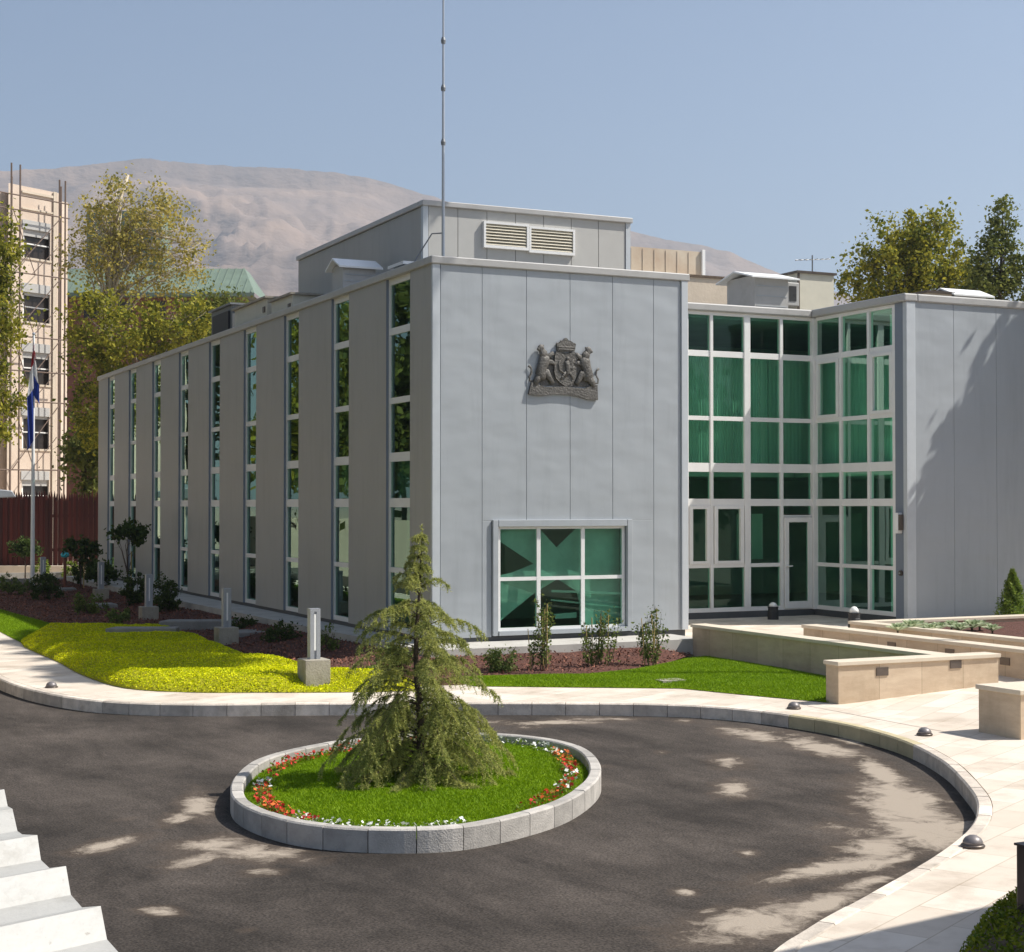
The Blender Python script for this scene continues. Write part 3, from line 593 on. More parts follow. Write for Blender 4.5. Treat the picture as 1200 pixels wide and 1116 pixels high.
# large front window
x0, x1, z0, z1 = fw
s_ = MB(); s_.box(x0-.03, x0+.08, -.055, .19, z0-.04, z1+.07); s_.box(x1-.08, x1+.03, -.055, .19, z0-.04, z1+.07); s_.box(x0+.09, x1-.09, -.055, .19, z1-.06, z1+.07); s_.box(x0+.09, x1-.09, -.07, .19, z0-.04, z0+.05)
pw = s_.build('picture_window', 'panel', B, bevel=.006)
f = MB(); xa, xb, za, zb = x0+.10, x1-.10, z0+.05, z1-.06
for x in (xa, 2.20, 3.17, xb-.06): f.box(x, x+.08 if x not in (xa, xb-.06) else x+.06, .03, .10, za, zb)
for z in (za, 1.06, zb-.05): f.box(xa+.002, xb-.002, .034, .096, z, z+.07 if z == 1.06 else z+.05)
f.build('frame', 'frame', pw); MB().quad((xa, .06, za), (xb, .06, za), (xb, .06, zb), (xa, .06, zb)).build('glass', glassmat('clear_green_glass', (.58, .96, .80), .6, .0003), pw)
# pale crossed pattern of the window, modelled as translucent sheets inside it
def wx(u): return 1.36+(u-145)/318
def wz_(v): return 2.06-(v-190)/362
def cut_sheet(pts, y, th=.01):
    P = [(wx(u), wz_(v)) for u, v in pts]; m_ = MB(); n_ = len(P); m_.v = [(x, y+.05*math.sin(x*5+z*3), z) for x, z in P]
    for t in tessellate_polygon([[Vector((x, z, 0)) for x, z in P]]): m_.f.append(tuple(t))
    m_.build('sail', 'sail', pw)
cut_sheet([(110, 180), (445, 180), (580, 325), (730, 180), (1040, 180), (1040, 900), (770, 900), (720, 640), (580, 550), (430, 650), (130, 890), (110, 530), (265, 500), (425, 440), (110, 225)], .24)
cut_sheet([(760, 470), (860, 330), (1030, 190), (1040, 480), (880, 400), (870, 500)], .34); cut_sheet([(540, 625), (1040, 655), (1040, 672), (540, 642)], .19); cut_sheet([(540, 690), (1040, 760), (1040, 772), (540, 702)], .19); cut_sheet([(580, 800), (725, 790), (725, 830), (590, 835)], .3)


# ---- glazed entrance corner
GY, RX, RY0 = 4.16, 11.78, .69
cw = MB(); T = .08
cols = [5.65, 7.0, 8.16, 8.84, 9.84, 10.82, RX-.06]; thick = {9.84: .17, 10.82: .085, 5.65: .08, 8.84: .08, 7.0: .08, 8.16: .08}
rows = [(0, .10), (1.04, 1.13), (2.49, 2.66), (3.29, 3.50), (4.50, 4.60), (6.0, 6.14), (6.98, 7.06)]
for x in cols[:-1]: t = thick.get(x, .1)/2; cw.box(x-t, x+t, GY-.02, GY+.10, .1, 6.98)
for a, b in rows:
    if a == 1.04: cw.box(5.6, 10.78, GY, GY+.08, a, b); continue
    cw.box(5.6, RX-.05, GY, GY+.08, a, b)
cw.box(RX-.09, RX+.05, GY-.09, GY+.12, .0, 7.04)
# operable sashes
for xa, xb in ((8.21, 8.79), (8.9, 9.73)): 
    for q in ((xa, xa+.1, 1.13, 2.49), (xb-.1, xb, 1.13, 2.49)): cw.box(q[0], q[1], GY-.035, GY+.06, q[2], q[3])
    cw.box(xa+.1, xb-.1, GY-.035, GY+.06, 1.13, 1.2); cw.box(xa+.1, xb-.1, GY-.035, GY+.06, 2.42, 2.49)
cwo = cw.build('curtain_wall', 'frame', B, bevel=.004)
MB().quad((5.6, GY+.04, .05), (10.83, GY+.04, .05), (10.83, GY+.04, 7), (5.6, GY+.04, 7)).quad((10.83, GY+.04, 2.3), (RX, GY+.04, 2.3), (RX, GY+.04, 7), (10.83, GY+.04, 7)).build('glass', 'glass', cwo)
d = MB(); dx0, dx1 = 10.88, RX-.10
d.box(dx0, dx0+.12, GY-.05, GY+.03, .03, 2.22); d.box(dx1-.12, dx1, GY-.05, GY+.03, .03, 2.22); d.box(dx0+.12, dx1-.12, GY-.05, GY+.03, 2.1, 2.22); d.box(dx0+.12, dx1-.12, GY-.05, GY+.03, .03, .2)
do = d.build('door', 'frame', B, bevel=.005); MB().quad((dx0+.1, GY-.01, .15), (dx1-.1, GY-.01, .15), (dx1-.1, GY-.01, 2.15), (dx0+.1, GY-.01, 2.15)).build('glass', 'glass', do)
MB().tube([(dx0+.05, GY-.05, 1.05), (dx0+.05, GY-.12, 1.05), (dx0+.17, GY-.12, 1.05)], .018, 8).build('handle', 'white_metal', do)
MB().box(dx0+.0, dx1, GY+.0, GY+.06, 2.23, 2.27).build('door_transom', 'frame', B)
rw = MB()
for y in (3.11, 2.06): rw.box(RX-.02, RX+.10, y-.045, y+.045, .1, 6.98)
for a, b in rows: rw.box(RX, RX+.08, 1.12, GY-.08, a, b)
rw.box(RX-.02, RX+.10, 1.10, 1.20, 0, 7.04)
for ya, yb in ((3.17, 4.06), (1.2, 2.0)):
    rw.box(RX-.03, RX+.06, ya, ya+.1, 4.6, 6.0); rw.box(RX-.03, RX+.06, yb-.1, yb, 4.6, 6.0); rw.box(RX-.03, RX+.06, ya+.1, yb-.1, 4.6, 4.68); rw.box(RX-.03, RX+.06, ya+.1, yb-.1, 5.92, 6.0)
rwo = rw.build('curtain_wall', 'frame', B, bevel=.004, label='return side of the glazing, three panes wide')
MB().quad((RX+.04, 1.15, .05), (RX+.04, GY, .05), (RX+.04, GY, 7), (RX+.04, 1.15, 7)).build('glass', 'glass_side', rwo)
# atrium roof edge, roof, interior
MB().box(WX+.05, RX-.12, GY-.10, GY+.22, 7.06, 7.24).build('coping', 'coping', B, bevel=.03, label='rounded white coping over the glazing')
MB().box(RX-.12, RX+.25, RY0-.055, GY+.22, 7.065, 7.245).box(RX+.25, 24, RY0-.055, RY0+.2, 7.065, 7.245).build('coping', 'coping', B, bevel=.03, label='coping of the right wing')
MB().box(WX+.01, 24, GY+.12, 14, 6.92, 7.02).box(RX+.1, 24, RY0+.1, GY+.12, 6.92, 7.02).build('roof', 'roof', B)
at_ = MB(); at_.box(WX+.01, 23.9, 10.0, 10.2, 0, 6.92); at_.box(WX+.01, RX+.04, GY+.9, 10, 3.2, 3.42); at_.box(RX+.1, 23.9, 1.0, 10, 3.2, 3.42); at_.box(16, 16.2, .9, 10, 0, 6.9)
at_.build('interior_wall', 'interior', B)
MB().box(WX+.01, 23.9, GY+.1, 10, -.002, .02).box(RX+.1, 23.9, 1.0, GY+.1, -.002, .02).build('interior_floor', 'floor_in', B)
MB().box(WX+.0, RX+.04, GY+.0, GY+.12, -.3, -.003).box(RX+.0, RX+.08, .7, GY, -.3, -.003).build('plinth', 'plinth', B)
def drape(xs, ys, z0, z1, amp=.018, n=130, nrm='y'):
    c = MB(); k0 = 0
    for k in range(n):
        t0, t1 = k/n, (k+1)/n; o0, o1 = amp*math.sin(k*1.9), amp*math.sin((k+1)*1.9)
        if nrm == 'y': a, b = (xs[0]+(xs[1]-xs[0])*t0, ys+o0), (xs[0]+(xs[1]-xs[0])*t1, ys+o1)
        else: a, b = (xs+o0, ys[0]+(ys[1]-ys[0])*t0), (xs+o1, ys[0]+(ys[1]-ys[0])*t1)
        c.quad((*a, z0), (*b, z0), (*b, z1), (*a, z1))
    return c
drape((7.9, 10.85), 4.75, 3.5, 6.15).build('curtain', 'curtain', cwo, smooth=True)
drape((10.86, 12.2), 4.76, 3.5, 6.15).build('curtain', 'curtain', cwo, smooth=True)
drape((9.95, 10.7), 4.78, 1.2, 2.3).build('curtain', 'curtain', cwo, smooth=True)
drape(12.25, (2.75, 4.7), 3.5, 6.1, nrm='x').build('curtain', 'curtain', rwo, smooth=True)
drape(12.25, (1.3, 2.74), 3.5, 6.15, nrm='x').build('curtain', 'curtain', rwo, smooth=True)
MB().box(12.15, 12.35, 1.45, 1.75, 0, 6.9).build('interior_column', 'white_metal', rwo)
# right wing
mb = MB(); ps = [RX+.2, 13.1, 14.35, 15.6, 16.85, 18.1, 19.35, 20.6, 21.85, 23.1, 24]
for a, b in zip(ps, ps[1:]): mb.box(a+.0035, b-.0035, RY0, RY0+.06, -.12, 7.065)
mb.build('wing_wall', 'panel', B, bevel=.006)
MB().box(RX+.05, 24, RY0+.014, RY0+.2, -.2, 7.06).build('wall_backing', 'seam', B)
MB().box(RX-.02, RX+.05, RY0+.1, 1.10, -.12, 7.06).box(RX+.05, RX+.12, RY0+.2, 1.1, -.12, 7.06).build('wing_side_panel', 'reveal', B)
MB().box(RX-.05, RX+.2, RY0-.03, RY0+.1, -.12, 7.06).build('corner_trim', 'trim', B, bevel=.008)
MB().box(23.9, 24, RY0+.2, 14, -.2, 7.06).box(RX, 24, 13.9, 14, -.2, 6.92).build('rear_wall', 'pier', B)
# roof-top plant room
pr = MB(); py0, px0, px1, py1, pz = 4.3, 1.58, 6.72, 13.0, 9.0
psm = [px0+.12]+[px0+.12+(px1-px0-.24)*k/7 for k in range(1, 7)]+[px1-.12]
for a, b in zip(psm, psm[1:]): pr.box(a+.006, b-.006, py0, py0+.05, 6.95, pz)
pro = pr.build('plant_room', mat('panel_roof', (.47, .46, .43), .55, var=.06), B, bevel=.004, label='grey roof-top block behind the front parapet')
MB().box(px0+.01, px1-.01, py0+.045, py1, 6.95, pz-.01).build('plant_room_wall', 'pier', pro)
MB().box(px0-.01, px0+.11, py0-.02, py0+.1, 6.95, pz).build('corner_trim', 'trim', pro); MB().box(px1-.11, px1+.01, py0-.02, py0+.1, 6.95, pz).build('corner_trim', 'trim', pro)
MB().box(px0-.04, px1+.05, py0-.07, py0+.2, pz, pz+.12).box(px0-.04, px0+.2, py0+.2, py1+.05, pz, pz+.12).box(px0+.2, px1-.1, py1-.15, py1+.05, pz, pz+.12).box(px1-.15, px1+.05, py0+.2, py1+.05, pz, pz+.12).build('coping', 'coping', pro, bevel=.015)
MB().box(px0+.2, px1-.1, py0+.2, py1-.1, pz-.06, pz+.03).build('roof', 'roof', pro)
for px_a, px_b, pt, pb in ((569, 617, (262, 267), (287, 293)), (622, 671, (268, 273), (293, 298))):
    a = PY(px_a, pt[0], py0-.06); b = PY(px_b, pb[1], py0-.06); xa, xb = a[0], b[0]; zt = a[2]; zb = PY(px_a, pb[0], py0-.06)[2]
    f = MB().box(xa-.05, xb+.05, py0-.09, py0+.01, zb-.06, zb).box(xa-.05, xb+.05, py0-.09, py0+.01, zt, zt+.05).box(xa-.05, xa, py0-.09, py0+.01, zb, zt).box(xb, xb+.05, py0-.09, py0+.01, zb, zt)
    fo = f.build('louvre', 'frame', pro); n = 7; sl_ = MB()
    for k in range(n):
        z = zb+(zt-zb)*(k+.1)/n; sl_.hexa([(xa, py0-.085, z), (xb, py0-.085, z), (xb, py0-.07, z), (xa, py0-.07, z), (xa, py0-.03, z+.07), (xb, py0-.03, z+.07), (xb, py0-.015, z+.07), (xa, py0-.015, z+.07)])
    sl_.build('slats', 'louvre', fo); MB().box(xa, xb, py0-.012, py0-.004, zb, zt).build('backing', 'dark', fo)
a = PY(566, 262, py0-.05)[0]; b = PY(674, 299, py0-.05)[0]
MB().box(a-.02, a+.05, py0-.10, py0-.0, 6.95, 7.6).box(a+.05, b+.05, py0-.16, py0-.0, 7.45, 7.54).build('equipment_rail', 'coping', pro)

# ---- coat of arms (relief)
E = thing('coat_of_arms', 'grey metal coat of arms with two rampant lions and a crown, on the front wall', 'coat of arms', (2.76, 0, 4.6))
def ex(u): return 1.98+(u-270)/434
def ez(v): return 5.76-(v-155)/491
E.scale.y = .5
mb = MB()   # ribbon base
top = [(285, 640), (300, 585), (345, 600), (420, 625), (520, 620), (620, 615), (720, 622), (800, 628), (870, 598), (925, 590), (930, 735), (830, 732), (740, 705), (620, 690), (500, 692), (400, 710), (300, 705), (272, 700)]
def slabxz(mb, pts, y0, y1):
    P = [(ex(u), ez(v)) for u, v in pts]; n = len(P); k = len(mb.v)
    for yy in (y0, y1):
        for x, z in P: mb.v.append((x, yy, z))
    tr = tessellate_polygon([[Vector((x, z, 0)) for x, z in P]])
    for t in tr: mb.f.append(tuple(k+i for i in t)); mb.f.append(tuple(k+n+i for i in t[::-1]))
    for i in range(n): j = (i+1) % n; mb.f.append((k+i, k+j, k+n+j, k+n+i))
    return mb
slabxz(mb, top, -.12, -.02).build('ribbon', 'stone_relief', E, bevel=.012)
sh_ = MB(); slabxz(sh_, [(515, 330), (535, 290), (620, 300), (705, 290), (728, 330), (730, 480), (715, 540), (670, 580), (620, 605), (565, 580), (525, 540), (510, 480)], -.12, -.02)
sh_.build('shield', 'stone_relief', E, bevel=.02)
slabxz(MB(), [(390, 610), (370, 480), (410, 400), (430, 340), (515, 345), (520, 300), (720, 300), (725, 345), (810, 340), (830, 400), (870, 480), (850, 610)], -.045, -.015).build('backing', 'stone_relief', E)
lm = MB()
def limb(mb, pts, rs, y=-.14, sy=1): mb.tube([(ex(u), y, ez(v)) for u, v in pts], [r/434 for r in rs], 8)
limb(lm, [(610, 520), (640, 470), (635, 410), (625, 370)], [12, 22, 26, 20]); limb(lm, [(640, 400), (680, 380), (695, 350)], [11, 8, 7]); limb(lm, [(640, 430), (685, 440), (700, 420)], [11, 8, 7]); limb(lm, [(630, 470), (670, 500), (690, 540)], [14, 10, 8]); limb(lm, [(620, 480), (590, 520), (575, 550)], [14, 10, 8]); limb(lm, [(600, 490), (560, 460), (550, 400), (565, 370)], [7, 6, 6, 9]); lm.ball((ex(640), -.14, ez(350)), (.05, .04, .045))
lm.build('shield_lion', 'stone_relief', E, smooth=True)
cr = MB(); slabxz(cr, [(548, 275), (535, 215), (570, 190), (600, 172), (615, 155), (630, 155), (645, 172), (680, 188), (715, 212), (702, 275)], -.12, -.02)
for u, v in ((540, 208), (578, 185), (622, 160), (668, 183), (710, 205)): cr.ball((ex(u), -.08, ez(v)), .026)
for a in ((552, 262, 698, 262), (545, 240, 705, 240)): limb(cr, [(a[0], a[1]), (a[2], a[3])], [9, 9], -.12)
cr.build('crown', 'stone_relief', E, bevel=.01)
for s, cxp in ((1, 0), (-1, 0)):
    q = lambda u: u if s > 0 else 1222-u
    L = MB(); pt = lambda lst, rs, y=-.1: L.tube([(ex(q(u)), y, ez(v)) for u, v in lst], [r/434 for r in rs], 8)
    pt([(400, 560), (385, 500), (400, 430), (420, 370), (425, 330)], [36, 52, 46, 56, 42])      # trunk
    pt([(420, 345), (405, 300), (385, 268)], [40, 38, 24], -.11)                                   # neck, head looking out
    L.ball((ex(q(385)), -.12, ez(262)), (.075, .07, .08)); L.ball((ex(q(362)), -.14, ez(270)), (.04, .045, .035))
    pt([(375, 250), (385, 225)], [10, 7]); pt([(400, 250), (412, 228)], [10, 7])                   # ears
    pt([(440, 350), (475, 320), (505, 300)], [26, 20, 18]); pt([(440, 390), (485, 385), (515, 400)], [26, 19, 18])   # forelegs
    pt([(400, 500), (445, 490), (470, 540), (500, 590)], [40, 34, 24, 20]); pt([(380, 520), (350, 560), (330, 610)], [40, 30, 22])  # hind legs
    pt([(360, 540), (318, 572), (288, 572), (282, 535), (304, 495), (300, 452), (276, 428)], [10, 8, 8, 8, 8, 8, 12], -.06)   # tail
    L.build('lion', 'stone_relief', E, smooth=True)

# ---- roof-top things
A = thing('antenna_mast', 'tall thin antenna mast standing on the roof behind the front parapet', 'antenna', (.47, .6, 6.95))
MB().tube([(.47, .6, 6.95), (.47, .6, 9.9), (.47, .6, 11.5), (.47, .6, 14)], [.035, .028, .022, .016], 8).build('pole', 'steel', A)
for z in (11.42, 10.5, 9.45): MB().lathe((.47, .6, z), [(.04, 0), (.048, .06), (.03, .12)]).build('joint', 'grey_metal', A)
MB().tube([(.47, .6, 7.75), (.3, .75, 7.75), (.05, .9, 7.3), (-.0, .9, 7.2)], .014, 6).build('cable', 'grey_metal', A)
def vent_house(name, label, x0, x1, y0, y1, z0, zt, over=.14, ridge='y', grp='vent houses on the roof', m='coping'):
    t = thing(name, label, 'roof vent', ((x0+x1)/2, (y0+y1)/2, z0), grp)
    MB().box(x0, x1, y0, y1, z0, zt-.12).build('housing', m, t)
    rf = MB(); xm = x0-over
    rf.hexa([(x0-over, y0-over, zt-.22), (x1+over, y0-over, zt-.22), (x1+over, (y0+y1)/2, zt), (x0-over, (y0+y1)/2, zt), (x0-over, y0-over, zt-.18), (x1+over, y0-over, zt-.18), (x1+over, (y0+y1)/2, zt+.04), (x0-over, (y0+y1)/2, zt+.04)])
    rf.hexa([(x0-over, (y0+y1)/2+.002, zt), (x1+over, (y0+y1)/2+.002, zt), (x1+over, y1+over, zt-.22), (x0-over, y1+over, zt-.22), (x0-over, (y0+y1)/2+.002, zt+.04), (x1+over, (y0+y1)/2+.002, zt+.04), (x1+over, y1+over, zt-.18), (x0-over, y1+over, zt-.18)])
    rf.build('roof', 'white_metal', t)
    g = MB()
    for k in range(5): z = z0+(zt-.3-z0)*(k+.6)/5; g.box(x0+.05, x1-.05, y0-.012, y0-.002, z, z+.018)
    g.build('grille', 'seam', t); return t
a = PX(384, 304, .12); b = PX(438, 309, .12)
vent_house('roof_vent', 'grey vent house with white gabled roof beside the roof-top block', .28, 1.05, 5.8, 6.5, 6.95, 7.98, .13)
v = thing('roof_vent', 'small low white vent cap on the roof near the front corner', 'roof vent', (.35, 2.2, 6.95), 'vent houses on the roof')
MB().box(.2, .55, 1.9, 2.5, 6.95, 7.3).build('housing', 'grey_metal', v); MB().box(.12, .62, 1.8, 2.65, 7.3, 7.36).build('cap', 'white_metal', v)
for nm, lb, p0, p1, mt in (('cooling_unit', 'grey cooling unit at the left end of the roof-top row', (248, 362), (272, 400), 'grey_metal'), ('duct_box', 'cream duct box, wider of the two along the left roof edge', (275, 357), (313, 400), 'cream_box'), ('duct_box', 'cream duct box, narrower one nearest the roof-top block', (318, 350), (343, 390), 'cream_box')):
    a = PX(p0[0], p0[1], .5); b = PX(p1[0], p0[1], .5); t = thing(nm, lb, 'duct box', (.9, (a[1]+b[1])/2, 6.95), 'boxes along the left roof edge')
    yb, ya = a[1], b[1]; zt = PX((p0[0]+p1[0])/2, p0[1], .5)[2]
    MB().box(.5, 1.6, ya, yb, 6.95, zt).build('housing', mt, t, bevel=.01); MB().box(.42, 1.68, ya-.08, yb+.08, zt, zt+.05).build('lid', 'grey_metal' if mt == 'grey_metal' else 'concrete', t)
    if mt == 'grey_metal': MB().box(.44, .498, ya+.2, yb-.3, 7.2, zt-.15).build('grille', 'dark', t)
    else: MB().box(.47, .498, ya+.15, ya+.32, zt-.35, zt-.2).build('bracket', 'bronze', t)
a = PY(880, 318, 7.); vent_house('roof_vent', 'grey vent house with white gabled roof above the glazed entrance', 12.0, 13.05, 7.0, 8.3, 7.02, 8.62, .22)
a = thing('air_conditioner', 'small grey air conditioner on the side of the tall cream roof box', 'air conditioner', (13.5, 7.4, 7.6)); MB().box(13.25, 13.62, 7.3, 7.75, 7.8, 8.42).build('housing', 'coping', a, bevel=.02); MB().lathe((13.44, 7.28, 8.1), [(.01, 0), (.01, .01)]).box(13.3, 13.52, 7.285, 7.298, 7.92, 8.32).build('fan', 'dark', a)
a = thing('duct_box', 'tall cream box with dark corner edges on the roof right of the vent house', 'duct box', (14.4, 7.8, 7)); MB().box(13.72, 14.9, 7.5, 9.0, 7.02, 8.72).build('housing', 'cream_box', a); MB().box(13.66, 14.96, 7.44, 9.06, 8.72, 8.78).box(13.7, 13.76, 7.47, 7.5, 7.02, 8.72).build('edging', 'bronze', a)
a = thing('tv_aerial', 'small tv aerial above the tall cream roof box', 'aerial', (14.56, 8.0, 8.78)); MB().tube([(14.56, 8, 8.78), (14.56, 8, 9.32)], .02, 6).build('pole', 'grey_metal', a)
mb = MB().tube([(14.0, 8, 9.15), (15.15, 8, 9.25)], .012, 5)
for k in range(6): x = 14.1+k*.18; mb.tube([(x, 7.85, 9.16+k*.017), (x, 8.15, 9.16+k*.017)], .008, 4)
mb.build('elements', 'grey_metal', a)
vent_house('roof_vent', 'low grey vent with a white slanting roof on the right wing', 16.9, 17.95, 5.0, 5.8, 7.02, 8.2, .16)
t = thing('duct_box', 'low beige flat box beside the vent on the right wing', 'duct box', (16.4, 5.4, 7.02)); MB().box(16.0, 16.8, 5.0, 5.9, 7.02, 8.02).build('housing', 'beige_box', t); MB().box(15.94, 16.86, 4.94, 5.96, 8.02, 8.08).build('lid', 'bronze', t)
# wall fittings
t = thing('wall_lamp', 'white box wall lamp on the dark side panel beside the glazing', 'wall lamp', (11.7, .95, 2.1)); MB().box(11.62, 11.755, .86, 1.0, 1.88, 2.34).build('housing', 'white_metal', t, bevel=.01); MB().box(11.64, 11.72, .78, .858, 1.95, 2.3).build('bracket', 'bronze', t)
t = thing('door_bell', 'small round metal bell push low on the side panel right of the glazing', 'bell push', (11.73, .9, .99)); MB().tube([(11.76, .9, .99), (11.71, .9, .99)], .06, 14).build('plate', 'bronze', t); MB().tube([(11.709, .9, .99), (11.69, .9, .99)], .02, 10).build('button', 'steel', t)

# ================================================================== PLANTERS, BOLLARDS, LAMPS
def planter(name, label, segs, z0, z1, lights, grp='travertine planter walls'):
    t = thing(name, label, 'planter wall', (*segs[0][:1], segs[0][2], z0), grp); mb = MB(); cp_ = MB()
    for x0, x1, y0, y1 in segs: mb.box(x0, x1, y0, y1, z0, z1-.06)
    for i, (x0, x1, y0, y1) in enumerate(segs): cp_.box(x0-.03, x1+.03, y0-.03, y1+.03, z1-.06, z1-.001*i)
    mb.build('wall', 'travertine', t); cp_.build('cap', 'travertine_cap', t, bevel=.006)
    for (x, y, z, ax_) in lights:
        o_ = MB()
        if ax_ == 'y': o_.box(x-.11, x+.11, y-.008, y+.02, z-.06, z+.06)
        else: o_.box(x-.008, x+.02, y-.11, y+.11, z-.06, z+.06)
        o_.build('step_light', 'bronze', t)
    return t
planter('planter_wall', 'l-shaped travertine planter wall with two step lights facing the road', [(4.95, 5.25, -8.2, -1.2), (2.9, 5.95, -8.5, -8.2)], -.6, .21, [(3.7, -8.505, .03, 'y'), (5.1, -8.505, .08, 'y')])
planter('planter_wall', 'middle long travertine wall with small step lights between the two ramps', [(6.55, 6.85, -9.6, -2.6)], -.6, .24, [(6.545, -5.2, .05, 'x'), (6.545, -6.7, .05, 'x'), (6.545, -8.0, .02, 'x')])
planter('planter_wall', 'rear travertine bed wall holding the pale rosette plants', [(7.95, 8.2, -9.4, -2.2), (8.2, 15.5, -2.45, -2.2)], -.6, .24, [])
planter('planter_wall', 'short travertine wall end cut by the right edge beside the kerb', [(2.78, 7.5, -12.35, -11.6)], -.6, .20, [])
MB().prism([(8.2, -9.4), (15.5, -9.4), (15.5, -2.45), (8.2, -2.45)], -.5, .12).build('planting_soil', 'mulch', kind='stuff')
M['dome_'] = mat('dome_metal', (.22, .20, .20), .45, .3, var=.3, vscale=9)
g0 = None
for i, (x, y, lb) in enumerate([(-7.15, -1.24, 'dome ground light set in the pavement at the far left of the drive'), (2.02, -8.62, 'dome ground light in front of the travertine planter end'), (1.96, -11.52, 'dome ground light near the short wall at the right'), (-2.09, -16.96, 'dome ground light nearest the camera on the right pavement')]):
    if g0 is None:
        g0 = thing('ground_light', lb, 'ground light', (x, y, ZP), 'domed pavement lights'); g0.scale = (.78, .78, .8); MB().lathe((x, y, ZP), [(.13, 0), (.135, .012), (.12, .03)], 20).build('base', 'bronze', g0, smooth=True)
        MB().lathe((x, y, ZP+.03), [(.112, 0), (.108, .03), (.085, .065), (.045, .088), (.005, .094)], 20).build('dome', 'dome_', g0, smooth=True)
    else: copy_tree(g0, loc=(x, y, ZP+.006), label=lb, scale=(.78, .78, .8))
g0 = None
for i, (x, y, h, lb) in enumerate([(-3.34, -3.04, 1, 'sunlit zinc bollard light on a concrete block in the yellow ground cover'), (-2.51, 5.15, 1, 'second bollard light from the road, in shade at the mulch edge'), (-2.43, 12.65, 1, 'third bollard light, in front of the dark round bushes'), (-1.82, 21.75, 1, 'fourth bollard light near the far wall end'), (-2.6, 27.5, 1, 'farthest bollard light, before the brown fence')]):
    if g0 is None:
        g0 = thing('bollard_light', lb, 'bollard light', (x, y, -.45), 'bollard lights along the building')
        MB().box(x-.21, x+.21, y-.21, y+.21, -.47, .04).build('block', 'concrete', g0, bevel=.01)
        MB().box(x-.085, x-.02, y-.075, y+.075, .04, .80).box(x+.02, x+.085, y-.075, y+.075, .04, .80).box(x-.02, x+.02, y-.05, y+.075, .04, .80).box(x-.085, x+.085, y-.075, y+.075, .801, .85).build('post', 'zinc', g0)
        MB().box(x-.018, x+.018, y-.07, y-.052, .18, .76).build('lens', 'lamp_glass', g0)
    else: copy_tree(g0, loc=(x, y, -.53), label=lb)
g0 = None
for x, y, z, lb in ((10.0, 3.35, -.15, 'black mushroom bollard with pale dome standing before the glazing'), (*PZ(1001, 740, -.12)[:2], -.12, 'black mushroom bollard with pale dome at the corner of the rear planter')):
    if g0 is None:
        g0 = thing('mushroom_light', lb, 'bollard light', (x, y, z), 'black bollards by the entrance'); MB().lathe((x, y, z), [(.13, 0), (.13, .2), (.12, .21), (.12, .27), (.13, .28), (.13, .3)], 16).build('body', 'dark', g0)
        MB().lathe((x, y, z+.3), [(.1, 0), (.09, .05), (.05, .09), (.005, .1)], 16).build('dome', 'lamp_glass', g0, smooth=True)
    else: copy_tree(g0, loc=(x, y, z), label=lb, scale=(1, 1, 1.3))
t = thing('metal_post', 'dark brown square post cut by the right edge above the low hedge', 'post', (-3.6, -19.4, ZP)); MB().box(-3.79, -3.45, -19.55, -19.3, ZP, .20).build('shaft', 'brown_post', t, bevel=.01); MB().box(-3.80, -3.44, -19.56, -19.29, .20, .215).build('cap', 'brown_post', t)
# flat stones and covers
for i, (px, py, rx, ry, lb) in enumerate([(168, 748, .75, .16, 'long flat grey stone slab across the yellow ground cover'), (235, 736, .9, .2, 'long raised grey stone slab in the mulch before the side wall')]):
    c = PZ(px, py, -.35); a = rad(8); u = np.array([_R[0], _R[1]]); vv = np.array([-u[1], u[0]])
    pts = [c[:2]+u*(sx*rx)+vv*(sy_*ry*1.8) for sx, sy_ in ((-1, -1), (1, -.7), (.95, 1), (-.9, .9))]
    MB().prism([tuple(q) for q in pts], -.45, -.17 if i else -.12).build('stone_slab', 'slab', bevel=.02, label=lb, cat='stone slab', group='stone slabs in the beds')
for px, py, lb in ((292, 745, 'small grey stone slab between shrub and bollard in the mulch'), (120, 712, 'pale stone block at the foot of the far bollard'), (75, 693, 'pale flat stone block near the flagpole')):
    c = PZ(px, py, -.38); MB().box(c[0]-.35, c[0]+.35, c[1]-.4, c[1]+.4, -.45, -.27).build('stone_slab', 'slab', bevel=.02, label=lb, cat='stone slab', group='stone slabs in the beds')
c = PZ(785, 800, -.38); MB().box(c[0]-.22, c[0]+.22, c[1]-.16, c[1]+.16, -.45, -.33).build('access_cover', 'concrete', label='small grey access cover in the front lawn', cat='cover')

# ================================================================== FLAGPOLE, FENCE, LAMP
fx, fy = -2.41, 30.86
F_ = thing('flagpole', 'white flagpole rising before the scaffolded building', 'flagpole', (fx, fy, -.45)); zt = PD(38, 392, 0+np.dot(np.array([fx, fy, 0])-CAM, _D))[2]
MB().tube([(fx, fy, -.45), (fx, fy, 2.2), (fx, fy, zt)], [.085, .07, .04], 10).build('pole', 'white_metal', F_); MB().ball((fx, fy, zt+.03), .06).build('finial', 'steel', F_)
fl = thing('flag', 'red white and blue flag hanging limp down the flagpole', 'flag', (fx, fy, zt))
def flagpart(name, m, z_hi, z_lo, w0, w1, side, ph):
    vs, fs = [], []; n, k = 14, 8
    for i in range(n+1):
        t = i/n; z = z_hi+(z_lo-z_hi)*t; wd = w0+(w1-w0)*t
        for j in range(k+1):
            u = j/k; x = fx+side*wd*u; yv = fy-.06+.10*math.sin(u*9+t*3+ph)*u**.5
            vs.append((x*1+0, yv, z-.35*u*abs(side)))
    for i in range(n):
        for j in range(k): q = i*(k+1)+j; fs.append((q, q+1, q+k+2, q+k+1))
    rawmesh(name, np.array(vs)-np.array(ORG['flag']), fs, m, fl, True)
zA = lambda py: PD(38, py, 63-5)[2]
